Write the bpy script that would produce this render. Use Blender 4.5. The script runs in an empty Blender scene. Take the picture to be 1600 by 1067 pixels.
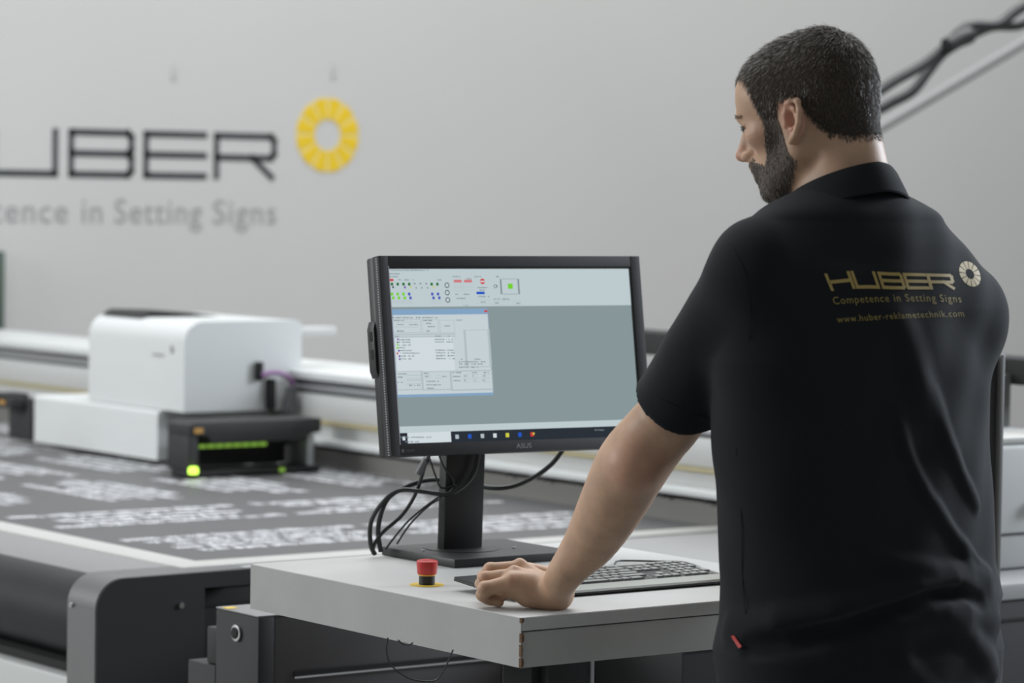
import bpy, bmesh, math, random
import numpy as np
from mathutils import Vector, Matrix
from mathutils.bvhtree import BVHTree
random.seed(7); np.random.seed(7)
S = bpy.context.scene
COL = S.collection

# ------------------------------------------------------------------ camera
# world: X along the desk front (to the operator's right), Y away from the operator, Z up; origin = desk corner on the floor
FPX = 4912.7
CW = np.array([-2.92585709, -3.91170932, 1.6])
RT = np.array([0.80378776, -0.59472605, 0.01503845])
UP = np.array([0.01695301, 0.04816579, 0.99869547])
FW = np.array([0.59467456, 0.80248426, -0.04879747])
cd = bpy.data.cameras.new('camera'); cam = bpy.data.objects.new('camera', cd); COL.objects.link(cam)
cd.sensor_width = 36; cd.lens = FPX/1600*36; cd.clip_start = .1; cd.clip_end = 100
m = Matrix(((RT[0], UP[0], -FW[0], CW[0]), (RT[1], UP[1], -FW[1], CW[1]), (RT[2], UP[2], -FW[2], CW[2]), (0, 0, 0, 1)))
cam.matrix_world = m
cd.dof.use_dof = True; cd.dof.focus_distance = 5.12; cd.dof.aperture_fstop = 4.6
S.camera = cam
S.view_settings.view_transform = 'Standard'; S.view_settings.look = 'None'
S.view_settings.exposure = 0; S.view_settings.gamma = 1; S.view_settings.use_curve_mapping = False

# ------------------------------------------------------------------ light
w = bpy.data.worlds.new('hall_light'); S.world = w; w.use_nodes = True
bg = w.node_tree.nodes['Background']; bg.inputs[0].default_value = (.93, .97, 1, 1); bg.inputs[1].default_value = .25
def area(name, loc, target, sx, sy, power, col=(1, 1, 1)):
    l = bpy.data.lights.new(name, 'AREA'); l.shape = 'RECTANGLE'; l.size = sx; l.size_y = sy; l.energy = power; l.color = col
    o = bpy.data.objects.new(name, l); COL.objects.link(o); o.location = loc
    o.rotation_euler = (Vector(target)-Vector(loc)).to_track_quat('-Z', 'Y').to_euler()
    return o
area('assumed_skylight', (3.6, 3.3, 5.6), (3.6, 3.5, 0), 10, 4.6, 540, (.97, .99, 1))  # unseen roof light, assumed from the bright upward faces; area lamp only
area('assumed_window_light_left', (-5.5, 5.2, 3.4), (1.5, 4.0, 1.0), 2.6, 3, 300, (.97, .99, 1))  # unseen, assumed from the lighter left-hand faces; no window is modelled
area('assumed_window_light_right', (4.9, -.5, 2.8), (.6, -.4, 1.5), 1.3, 1.6, 200, (.84, .91, 1))  # unseen window assumed from the operator's right-side highlights; area lamp aimed to rim-light him

def wray(x, y): return FW + RT*((x-800)/FPX) - UP*((y-533.5)/FPX)
def onX(x, y, X): v = wray(x, y); return CW + v*((X-CW[0])/v[0])
def onY(x, y, Y): v = wray(x, y); return CW + v*((Y-CW[1])/v[1])
def onZ(x, y, Z): v = wray(x, y); return CW + v*((Z-CW[2])/v[2])

# ------------------------------------------------------------------ materials
def mat(name, col, rough=.5, metal=0, bump=0, bscale=200, var=0, vscale=6, sss=0, sheen=0, emit=0, spec=.5, coat=0):
    m = bpy.data.materials.new(name); m.use_nodes = True; nt = m.node_tree; b = nt.nodes['Principled BSDF']
    b.inputs['Base Color'].default_value = (*col, 1); b.inputs['Roughness'].default_value = rough; b.inputs['Metallic'].default_value = metal
    b.inputs['Specular IOR Level'].default_value = spec
    if sheen: b.inputs['Sheen Weight'].default_value = sheen; b.inputs['Sheen Roughness'].default_value = .5
    if coat: b.inputs['Coat Weight'].default_value = coat
    if sss:
        b.inputs['Subsurface Weight'].default_value = sss; b.inputs['Subsurface Radius'].default_value = (1, .35, .2); b.inputs['Subsurface Scale'].default_value = .008
    if emit:
        b.inputs['Emission Color'].default_value = (*col, 1); b.inputs['Emission Strength'].default_value = emit
        b.inputs['Base Color'].default_value = (.01, .01, .01, 1)
    tc = nt.nodes.new('ShaderNodeTexCoord')
    if var:
        n = nt.nodes.new('ShaderNodeTexNoise'); n.inputs['Scale'].default_value = vscale; n.inputs['Detail'].default_value = 5
        r = nt.nodes.new('ShaderNodeValToRGB')
        r.color_ramp.elements[0].position = .3; r.color_ramp.elements[1].position = .7
        r.color_ramp.elements[0].color = (*[max(0, c*(1-var)) for c in col], 1); r.color_ramp.elements[1].color = (*[min(1, c*(1+var)) for c in col], 1)
        nt.links.new(tc.outputs['Object'], n.inputs['Vector']); nt.links.new(n.outputs['Fac'], r.inputs[0]); nt.links.new(r.outputs[0], b.inputs['Base Color'])
    if bump:
        n2 = nt.nodes.new('ShaderNodeTexNoise'); n2.inputs['Scale'].default_value = bscale; n2.inputs['Detail'].default_value = 3
        bp = nt.nodes.new('ShaderNodeBump'); bp.inputs['Strength'].default_value = bump; bp.inputs['Distance'].default_value = .001
        nt.links.new(tc.outputs['Object'], n2.inputs['Vector']); nt.links.new(n2.outputs['Fac'], bp.inputs['Height']); nt.links.new(bp.outputs[0], b.inputs['Normal'])
    return m
M = dict(
    wall=mat('wall_paint', (.515, .51, .50), .9, var=.012, vscale=1.2),
    floor=mat('floor_concrete', (.30, .30, .29), .6, var=.08, vscale=3),
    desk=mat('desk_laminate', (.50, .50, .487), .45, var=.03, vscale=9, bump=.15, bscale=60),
    deskside=mat('desk_side_shaded_laminate', (.39, .39, .38), .5, var=.06, vscale=7, bump=.15, bscale=60),  # same laminate as the top, the side's shade put into its tone
    deskfront=mat('desk_front_shaded_laminate', (.43, .435, .415), .5, var=.06, vscale=5, bump=.15, bscale=60),  # same laminate, darker than the top for its shade; slightly greener grey
    chip=mat('chipboard', (.13, .075, .04), .9, var=.4, vscale=300),
    gap=mat('dark_gap', (.02, .02, .02), .9),
    cabdoor=mat('cabinet_door_lacquer', (.075, .07, .07), .4, var=.03),
    cabdoor2=mat('cabinet_door_lifted_lacquer', (.22, .22, .20), .5, var=.03),  # greenish door grey, lightened to make up for the desk's shadow
    darkgrey=mat('dark_grey_lacquer', (.034, .034, .035), .6, spec=.3, var=.04, vscale=4),
    midgrey=mat('grey_lacquer', (.13, .13, .125), .42, var=.03, vscale=4),
    plate=mat('grey_plate', (.27, .27, .275), .27, metal=1, var=.03),
    white=mat('white_lacquer', (.63, .65, .65), .35),
    ledgetop=mat('ledge_top_paint', (.31, .31, .31), .45),
    footm=mat('beam_foot_paint', (.20, .195, .18), .6),
    white2=mat('white_housing', (.52, .53, .52), .4),
    frame=mat('bed_frame_paint', (.47, .47, .45), .45),
    alu=mat('aluminium', (.42, .43, .44), .35, metal=.6),
    ledge=mat('ledge_paint', (.24, .24, .24), .4),
    steel=mat('steel', (.6, .6, .6), .25, metal=1),
    rail=mat('rail_dark', (.12, .12, .13), .4),
    gold=mat('brass_strip', (.40, .35, .2), .5),
    film=mat('grey_film', (.085, .085, .088), .5, var=.03, vscale=3),
    print=mat('white_print', (.72, .73, .76), .5),
    black=mat('black_plastic', (.012, .012, .013), .45, bump=.2, bscale=900),
    black2=mat('black_cable', (.018, .02, .02), .4),
    roller=mat('black_roller', (.010, .011, .013), .42, spec=.3, var=.2, vscale=8),
    bezel=mat('bezel_plastic', (.032, .032, .036), .68, bump=.4, bscale=1400),
    key=mat('key_cap', (.27, .28, .26), .35), keyside=mat('keyboard_black', (.015, .016, .016), .4),
    kbtop=mat('keyboard_plate', (.36, .37, .335), .4),
    red=mat('red_plastic', (.52, .035, .03), .35), yellow=mat('yellow_plastic', (.72, .5, .05), .45),
    logo=mat('logo_yellow', (.74, .50, .01), .6), logo2=mat('logo_pale_yellow', (.70, .56, .18), .6),
    signdark=mat('sign_dark', (.03, .034, .036), .6), signgrey=mat('sign_grey', (.29, .29, .285), .6),
    skin=mat('skin', (.50, .315, .205), .5, sss=.2, var=.12, vscale=28, bump=.25, bscale=260),
    hair=mat('hair_brown', (.030, .022, .017), .8, spec=.3),
    beard=mat('beard_brown', (.05, .038, .028), .5),
    shirt=mat('navy_black_pique', (.0075, .0095, .0125), .88, sheen=.05, bump=.5, bscale=900, spec=.25),
    goldprint=mat('gold_print', (.38, .28, .085), .6), dullprint=mat('dull_gold_print', (.27, .21, .06), .7),
    trouser=mat('trousers', (.02, .021, .025), .9), shoe=mat('shoe_leather', (.02, .018, .016), .4), sole=mat('rubber_sole', (.03, .03, .03), .8),
    eye=mat('eye_white', (.7, .68, .65), .2), iris=mat('iris', (.05, .04, .03), .2),
    amber=mat('amber_label', (.45, .25, .06), .5), purple=mat('purple_hose', (.25, .12, .28), .4),
    cableg=mat('hose_grey', (.26, .26, .26), .6),
    darkgreen=mat('dark_green_panel', (.07, .10, .08), .6),
    led=mat('uv_led', (.55, 1, .08), emit=3.0), led2=mat('uv_led_dim', (.42, .8, .10), emit=.45),
    smudge=mat('wall_smudge', (.46, .46, .45), .9),
)
_nt = M['skin'].node_tree; _at = _nt.nodes.new('ShaderNodeAttribute'); _at.attribute_name = 'flush'; _mx = _nt.nodes.new('ShaderNodeMix'); _mx.data_type = 'RGBA'
_b = _nt.nodes['Principled BSDF']; _src = _b.inputs['Base Color'].links[0].from_socket
_nt.links.new(_at.outputs['Fac'], _mx.inputs[0]); _nt.links.new(_src, _mx.inputs[6]); _mx.inputs[7].default_value = (.56, .235, .17, 1); _nt.links.new(_mx.outputs[2], _b.inputs['Base Color'])
def emi(name, c255, k=1.0):
    col = tuple((c/255)**2.2 for c in c255)
    return mat(name, col, .3, emit=k, spec=.12)
UI = dict(bgc=emi('screen_grey', (132, 147, 149)), bar=emi('screen_pale', (186, 200, 204)), win=emi('screen_window', (194, 205, 209)), white=emi('screen_white', (206, 216, 220)),
    blue=emi('screen_blue_title', (128, 160, 192)), text=emi('screen_text', (120, 132, 138)), line=emi('screen_line', (172, 185, 190)), dark=emi('screen_dark', (38, 42, 50)),
    green=emi('screen_green', (112, 205, 42)), dgreen=emi('screen_dark_green', (40, 110, 50)), navy=emi('screen_navy', (75, 90, 185)), red=emi('screen_red', (200, 60, 60)),
    pink=emi('screen_pink', (205, 115, 120)), task=emi('screen_taskbar', (40, 46, 54)), purple=emi('screen_purple', (110, 50, 165)), cblue=emi('screen_button_blue', (35, 85, 190)), ygreen=emi('screen_yellow', (200, 200, 70)))

# ------------------------------------------------------------------ mesh helpers
class MB:
    def __init__(s): s.v = []; s.f = []
    def add(s, v, f):
        n = len(s.v); s.v += [tuple(map(float, p)) for p in v]; s.f += [tuple(i+n for i in q) for q in f]; return s
    def box(s, x0, x1, y0, y1, z0, z1):
        v = [(x, y, z) for x in (x0, x1) for y in (y0, y1) for z in (z0, z1)]
        return s.add(v, [(0, 1, 3, 2), (4, 6, 7, 5), (0, 4, 5, 1), (2, 3, 7, 6), (0, 2, 6, 4), (1, 5, 7, 3)])
    def prism(s, pts, axis, a0, a1):   # pts 2D, axis = extrusion axis 0/1/2
        n = len(pts); v = []
        for a in (a0, a1):
            for p in pts:
                q = [0, 0, 0]; o = [i for i in range(3) if i != axis]; q[o[0]] = p[0]; q[o[1]] = p[1]; q[axis] = a; v.append(q)
        f = [tuple(range(n)), tuple(range(2*n-1, n-1, -1))]+[(i, (i+1) % n, n+(i+1) % n, n+i) for i in range(n)]
        return s.add(v, f)
    def cyl(s, p0, p1, r0, r1=None, n=24, caps=True):
        r1 = r0 if r1 is None else r1
        p0 = Vector(p0); p1 = Vector(p1); d = (p1-p0).normalized(); a = d.orthogonal().normalized(); b = d.cross(a)
        v = [p+(a*math.cos(t)+b*math.sin(t))*r for p, r in ((p0, r0), (p1, r1)) for t in [2*math.pi*i/n for i in range(n)]]
        f = [(i, (i+1) % n, n+(i+1) % n, n+i) for i in range(n)]
        if caps: f += [tuple(range(n-1, -1, -1)), tuple(range(n, 2*n))]
        return s.add(v, f)
    def lathe(s, c, prof, n=32):       # prof [(r,z)...]
        v = [(c[0]+r*math.cos(2*math.pi*i/n), c[1]+r*math.sin(2*math.pi*i/n), c[2]+z) for r, z in prof for i in range(n)]
        f = [(k*n+i, k*n+(i+1) % n, (k+1)*n+(i+1) % n, (k+1)*n+i) for k in range(len(prof)-1) for i in range(n)]
        f += [tuple(range(n-1, -1, -1)), tuple(range((len(prof)-1)*n, len(prof)*n))]
        return s.add(v, f)
    def tube(s, pts, r, n=10, sub=8):
        P = [Vector(p) for p in pts]; Q = []
        for i in range(len(P)-1):
            a = P[max(i-1, 0)]; b = P[i]; c = P[i+1]; d = P[min(i+2, len(P)-1)]
            for k in range(sub):
                t = k/sub; Q.append(.5*((2*b)+(c-a)*t+(2*a-5*b+4*c-d)*t*t+(3*b-a-3*c+d)*t**3))
        Q.append(P[-1]); v = []; a = None
        for i, q in enumerate(Q):
            d = (Q[min(i+1, len(Q)-1)]-Q[max(i-1, 0)]).normalized()
            a = d.orthogonal().normalized() if a is None else (a-d*a.dot(d)).normalized()
            b = d.cross(a)
            v += [q+(a*math.cos(2*math.pi*j/n)+b*math.sin(2*math.pi*j/n))*r for j in range(n)]
        f = [(k*n+i, k*n+(i+1) % n, (k+1)*n+(i+1) % n, (k+1)*n+i) for k in range(len(Q)-1) for i in range(n)]
        f += [tuple(range(n-1, -1, -1)), tuple(range((len(Q)-1)*n, len(Q)*n))]
        return s.add(v, f)
    def build(s, name, m, parent=None, bevel=0, smooth=False, seg=2):
        me = bpy.data.meshes.new(name); me.from_pydata(s.v, [], s.f); me.materials.append(m)
        bm = bmesh.new(); bm.from_mesh(me); bmesh.ops.recalc_face_normals(bm, faces=bm.faces)
        if bevel:
            es = [e for e in bm.edges if len(e.link_faces) == 2 and e.calc_face_angle(0) > .6]
            bmesh.ops.bevel(bm, geom=es, offset=bevel, segments=seg, affect='EDGES', profile=.5)
        bm.to_mesh(me); bm.free()
        if smooth or bevel:
            me.polygons.foreach_set('use_smooth', [True]*len(me.polygons))
            me.set_sharp_from_angle(angle=math.radians(38))
        o = bpy.data.objects.new(name, me); COL.objects.link(o)
        if parent: o.parent = parent; o.matrix_parent_inverse = parent.matrix_world.inverted()
        return o
def tag(o, label, cat, group=None):
    o['label'] = label; o['category'] = cat
    if group: o['group'] = group
    return o
def thing(name, loc, label, cat, group=None):
    o = bpy.data.objects.new(name, None); COL.objects.link(o); o.location = loc; o.matrix_world = Matrix.Translation(loc); o.empty_display_size = .1
    return tag(o, label, cat, group)
def struct(o): o['kind'] = 'structure'; return o
def B(*a): return MB().box(*a)

# ------------------------------------------------------------------ setting
WY = 6.6
struct(B(-6, 15, WY, WY+.2, 0, 6).build('wall_back', M['wall']))
struct(B(-6, 15, -6, WY, -.1, 0).build('floor', M['floor']))

# wall lettering ------------------------------------------------
def strokes(letter):
    # polylines in a 1.75 x 1 cell
    W_ = 1.75
    return {'H': [[(0, 0), (0, 1)], [(W_, 0), (W_, 1)], [(0, .5), (W_, .5)]],
            'U': [[(0, 1), (0, 0), (W_, 0), (W_, 1)]],
            'B': [[(0, 0), (0, 1), (W_-.1, 1), (W_, .9), (W_, .6), (W_-.1, .5), (0, .5)], [(W_-.1, .5), (W_, .4), (W_, .1), (W_-.1, 0), (0, 0)]],
            'E': [[(W_, 1), (0, 1), (0, 0), (W_, 0)], [(0, .5), (W_, .5)]],
            'R': [[(0, 0), (0, 1), (W_-.1, 1), (W_, .9), (W_, .57), (W_-.1, .47), (0, .47)], [(1.08, .47), (1.68, 0)]]}[letter]
def stroke_quads(letter, th, seg=1):
    # list of quads (4 2D points), densified
    out = []
    for pl in strokes(letter):
        for i in range(len(pl)-1):
            a = np.array(pl[i], float); b = np.array(pl[i+1], float); d = b-a; L = np.linalg.norm(d); d /= L; n = np.array([-d[1], d[0]])*th/2
            a = a-d*th/2*(.98); b = b+d*th/2*(.98); k = max(1, int(L*seg))
            for j in range(k):
                p = a+(b-a)*j/k; q = a+(b-a)*(j+1)/k; out.append([p-n, q-n, q+n, p+n])
    return out
def font_mesh(txt, cuts=0, spacing=1.0):
    c = bpy.data.curves.new('lettering', 'FONT'); c.body = txt; c.resolution_u = 3; c.space_character = spacing
    o = bpy.data.objects.new('lettering', c); COL.objects.link(o)
    dg = bpy.context.evaluated_depsgraph_get(); me = bpy.data.meshes.new_from_object(o.evaluated_get(dg))
    bpy.data.objects.remove(o)
    bm = bmesh.new(); bm.from_mesh(me); bpy.data.meshes.remove(me)
    bmesh.ops.triangulate(bm, faces=bm.faces)
    if cuts:
        for _ in range(2):
            es = [e for e in bm.edges if e.calc_length() > cuts]
            if es: bmesh.ops.subdivide_edges(bm, edges=es, cuts=1)
            bmesh.ops.triangulate(bm, faces=bm.faces)
    bm.verts.ensure_lookup_table()
    v = np.array([p.co[:2] for p in bm.verts]); f = [tuple(q.index for q in p.verts) for p in bm.faces]; bm.free()
    return v, f
def wx(x): return onY(x, 240, WY)[0]
def wz(x, y): return onY(x, y, WY)[2]
sign = thing('wall_lettering', (wx(200), WY, wz(200, 240)), 'dark wide-set capital lettering with a grey slogan line painted on the back wall', 'sign')
zb = wz(220, 273.5); zt = wz(220, 208.5); hgt = zt-zb
for L, x0, x1 in (('H', -113, -25), ('U', -10, 86), ('B', 111, 205), ('E', 228, 319), ('R', 338, 428)):
    X0 = wx(x0); X1 = wx(x1); mb = MB(); zo = 0
    sc = (X1-X0)/1.75
    for q in stroke_quads(L, .155):
        pts = [(X0+p[0]*sc, zb+p[1]*hgt) for p in q]
        mb.prism(pts, 1, WY-.003, WY)
    mb.build('letter', M['signdark'], sign)
def fit_word(txt, X0, X1, Z0, cap, y, m, parent, name='word', spacing=1.1):
    v, f = font_mesh(txt, 0, spacing); xm, xM = v[:, 0].min(), v[:, 0].max()
    vv = [(X0+(p[0]-xm)/(xM-xm)*(X1-X0), y, Z0+p[1]*cap/.69) for p in v]
    return MB().add(vv, f).build(name, m, parent)
zg = wz(230, 349)
for t, x0, x1 in (('Competence', -178, 106), ('in', 129, 160), ('Setting', 180, 316), ('Signs', 334, 432)):
    fit_word(t, wx(x0), wx(x1), zg, .093, WY-.002, M['signgrey'], sign)
emb = thing('sun_ring_emblem', (wx(511), WY, wz(511, 211)), 'yellow segmented ring emblem on the wall right of the dark lettering', 'sign')
cx, cz = wx(511), wz(511, 211); Ro = (wz(511, 153)-wz(511, 269))/2; Ri = Ro*.42
def ring_seg(cx, cz, r0, r1, a0, a1, y0, y1, n=8, sq=1):
    pts = [(cx+r1*math.cos(a0+(a1-a0)*i/n)*sq, cz+r1*math.sin(a0+(a1-a0)*i/n)) for i in range(n+1)]
    pts += [(cx+r0*math.cos(a1+(a0-a1)*i/n)*sq, cz+r0*math.sin(a1+(a0-a1)*i/n)) for i in range(n+1)]
    return pts
for half in range(2):
    pass
ringb = MB()
for i in range(4): ringb.prism(ring_seg(cx, cz, Ri, Ro, i*math.pi/2, (i+1)*math.pi/2, 0, 0, 14), 1, WY-.002, WY)
ringb.build('ring_base', M['logo2'], emb)
for i in range(12):
    a = (i+.5)*math.pi/6
    MB().prism(ring_seg(cx, cz, Ri*1.02, Ro, a-.185, a+.185, 0, 0, 5), 1, WY-.004, WY-.002).build('ring_segment', M['logo'], emb)
for (x, y, ww, hh) in ((270, 112, 5, 14), (519, 110, 4, 14)):
    X, Z = wx(x), wz(x, y); tag(B(X-.009, X+.009, WY-.004, WY, Z-.035, Z+.035).build('wall_bracket', M['smudge'], None, .001), 'small grey fixing on the wall '+('above the dark lettering' if x < 400 else 'above the yellow ring'), 'fixing', 'small wall fixings')
X = wx(5); X -= .02; tag(B(X-.5, X, WY-.06, WY, wz(3, 527), wz(3, 392)).build('notice_board', M['darkgreen'], None, .004), 'dark board edge on the wall at the far left below the lettering', 'board')

# ------------------------------------------------------------------ overhead cables
def ypath(px, Y):
    p = [onY(x, y, Y+dy) for x, y, dy in px]      # runs up to the roof at one end and drops to the floor at the other
    e = p[-1]+(p[-1]-p[-2])*2.5; f0 = p[0]*1; f0[2] -= .35; f0[0] -= .04; f1 = f0*1; f1[2] = .03
    return [f1, f0]+p+[e] if Y+px[0][2] != 3.36 else p
tag(MB().tube(ypath([(1315, 195, 0), (1382, 137, 0), (1440, 103, 0), (1470, 80, 0), (1500, 50, 0), (1520, 40, 0), (1560, 38, 0), (1600, 10, 0), (1700, -40, 0)], 3.4), .017).build('black_hose', M['black2'], smooth=True), 'upper of two twisted black hoses hanging across the top right corner', 'hose', 'black overhead hoses')
tag(MB().tube(ypath([(1330, 205, .05), (1382, 167, .05), (1425, 143, .05), (1450, 112, .05), (1475, 82, .05), (1512, 58, .05), (1550, 42, .05), (1590, 40, .05), (1620, 28, .05), (1700, 10, .05)], 3.4), .017).build('black_hose', M['black2'], smooth=True), 'lower of two twisted black hoses hanging across the top right corner', 'hose', 'black overhead hoses')
tag(MB().tube(ypath([(1480, 72, -.04), (1497, 62, -.04), (1515, 55, -.04)], 3.4), .028).build('cable_wrap', M['black2'], smooth=True), 'dark wrap binding the two black hoses together', 'binding')
tag(MB().tube(ypath([(1300, 243, 0), (1370, 202, 0), (1600, 66, 0), (1750, -25, 0)], 5.0), .022).build('grey_pipe', M['cableg'], smooth=True), 'straight light grey pipe sloping below the black hoses', 'pipe')

# ------------------------------------------------------------------ desk
desk = thing('operator_desk', (.37, .40, 0), 'worn pale grey operator desk with chipped front corner', 'desk')
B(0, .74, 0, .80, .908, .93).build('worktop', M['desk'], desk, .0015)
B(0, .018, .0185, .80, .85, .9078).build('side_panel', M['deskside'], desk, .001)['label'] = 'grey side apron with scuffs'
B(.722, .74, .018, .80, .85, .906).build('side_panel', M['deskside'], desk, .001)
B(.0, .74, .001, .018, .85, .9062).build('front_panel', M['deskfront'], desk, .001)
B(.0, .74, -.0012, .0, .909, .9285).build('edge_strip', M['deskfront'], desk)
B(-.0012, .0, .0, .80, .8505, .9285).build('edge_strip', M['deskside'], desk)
for (z0, z1, x1) in ((.921, .929, .0035), (.890, .905, .0042), (.8505, .866, .0042), (.868, .887, .0012)):
    MB().prism([(-.0014, z0), (x1*.7, z0+.002), (x1, (z0+z1)/2), (x1*.5, z1), (-.0014, z1)], 1, -.0022, .004).build('chipped_edge', M['chip'], desk)
MB().box(.282, .372, .30, .40, .012, .905).build('pedestal_column', M['darkgrey'], desk, .002)
MB().box(.372, .380, .298, .40, .012, .905).build('column_edge', M['alu'], desk, .001)
MB().box(.262, .281, .32, .40, .012, .905).build('column_side_gap', M['gap'], desk)  # dark-coloured strip standing in for the shaded gap beside the column
MB().box(.15, .55, .15, .65, 0, .014).build('foot_plate', M['midgrey'], desk, .003)

# ------------------------------------------------------------------ emergency stop
ex, ey = .1, .402
es = thing('emergency_stop', (ex, ey, .93), 'red mushroom emergency stop button on a yellow disc on the desk', 'button')
MB().lathe((ex, ey, .93), [(.029, 0), (.029, .0012)]).build('yellow_plate', M['yellow'], es)
MB().lathe((ex, ey, .93), [(.0135, .001), (.0135, .018)]).build('collar', M['black'], es, smooth=True)
MB().lathe((ex, ey, .93), [(.0145, .0165), (.0145, .019)]).build('yellow_ring', M['yellow'], es, smooth=True)
MB().lathe((ex, ey, .93), [(.0155, .0185), (.0165, .020), (.0175, .032), (.0182, .038), (.0178, .0405), (.015, .0425), (.008, .0436), (.001, .044)]).build('push_head', M['red'], es, smooth=True)

# ------------------------------------------------------------------ monitor
ma = math.radians(-4.84); mt = math.radians(9.17)
mm = np.array([math.cos(ma), math.sin(ma), 0]); mn = np.array([-mm[1], mm[0], 0]); T = math.cos(mt)*np.array([0, 0, 1.])+math.sin(mt)*mn; NB = np.cross(T, mm); NB = -NB if NB[1] < 0 else NB
P1 = np.array([0.17754972, 0.67568583, 1.47741202])
MWd, MH = .554, .354
def mp(u, v, d): return P1+mm*u-T*v+NB*d     # u right, v down, d back
mon = thing('monitor', tuple(mp(.25, MH, .08)*np.array([1, 1, 0])+np.array([0, 0, .93])), 'black widescreen monitor showing grey print software on a rectangular stand', 'monitor')
def mbox(u0, u1, v0, v1, d0, d1, mb=None):
    mb = mb or MB(); v = [mp(u, vv, d) for u in (u0, u1) for vv in (v0, v1) for d in (d0, d1)]
    return mb.add(v, [(0, 1, 3, 2), (4, 6, 7, 5), (0, 4, 5, 1), (2, 3, 7, 6), (0, 2, 6, 4), (1, 5, 7, 3)])
su0, su1, sv0, sv1 = .0195, .533, .0205, .3335
fr = MB(); mbox(0, su0, 0, MH, 0, .022, fr); mbox(su1, MWd, 0, MH, 0, .022, fr); mbox(su0, su1, 0, sv0-.0005, 0, .022, fr); mbox(su0, su1, sv1, MH, 0, .022, fr)
fr.build('bezel', M['bezel'], mon, .0012)
mbox(.0, MWd, .0, MH, .0222, .045).build('back_shell', M['black'], mon, .004)
lip = MB(); mbox(su0, su1, sv0-.0005, sv0+.003, .0008, .006, lip); mbox(su1-.004, su1, sv0, sv1, .0008, .006, lip); lip.build('inner_lip', M['gap'], mon)
hl = mbox(su0-.001, su0+.0008, sv0-.002, sv1+.001, -.0003, .004).build('inner_edge', mat('pale_edge', (.5, .48, .55), .3), mon)
vent = MB()
for i in range(78):
    v = .004+i*.0045; vent.add([mp(-.0004, v, .006), mp(-.0004, v+.0022, .006), mp(-.0004, v+.0022, .010), mp(-.0004, v, .010)], [(0, 1, 2, 3)])
vent.build('side_vent', M['alu'], mon)
mbox(.05, .50, .05, .31, .045, .062).build('rear_housing', M['black'], mon, .006)
# usb hub bulge on left side
hub = MB(); hp = [(.0, .112), (-.0045, .126), (-.0045, .200), (.0, .214)]
hub.add([mp(u, v, d) for d in (.026, .050) for u, v in hp], [(0, 1, 2, 3), (4, 5, 6, 7), (0, 1, 5, 4), (1, 2, 6, 5), (2, 3, 7, 6), (3, 0, 4, 7)]).build('usb_hub', M['black'], mon, .001)
for v in (.131, .163): mbox(-.0052, -.0044, v, v+.017, .031, .041).build('usb_port', M['gap'], mon)
scr = MB().add([mp(su0, sv0, .002), mp(su1, sv0, .002), mp(su1, sv1, .002), mp(su0, sv1, .002)], [(0, 1, 2, 3)]).build('screen', UI['bgc'], mon)
scr['label'] = 'lit screen with grey workspace'
nrm = np.cross(mm, T)
def sp(x, y):
    v = wray(x, y); t_ = ((P1-CW)@nrm)/(v@nrm); p = CW+v*t_-P1; return p@mm, -(p@T)
def uiq(mb, x0, y0, x1, y1, d):       # two opposite corners in photo pixels -> upright rectangle on the screen
    u0, v0 = sp(x0, y0); u1, v1 = sp(x1, y1); u0 = max(u0, su0); u1 = min(u1, su1-.004)
    return mb.add([mp(u0, v0, d), mp(u1, v0, d), mp(u1, v1, d), mp(u0, v1, d)], [(0, 1, 2, 3)])
def ui(name, m, rects, d): 
    mb = MB()
    for r in rects: uiq(mb, *r, d)
    return mb.build(name, UI[m], scr)
def uv(mb, u0, v0, u1, v1, d): return mb.add([mp(u0, v0, d), mp(u1, v0, d), mp(u1, v1, d), mp(u0, v1, d)], [(0, 1, 2, 3)])
UIS = 1/ (FPX/5.42)   # metres per photo pixel on the screen (about)
tb = MB(); tbv = sp(800, 478)[1]; uv(tb, su0, sv0, su1-.004, tbv, .0019); tb.build('toolbar', UI['bar'], scr)
d1, d2, d3 = .0017, .0015, .0013
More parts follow.
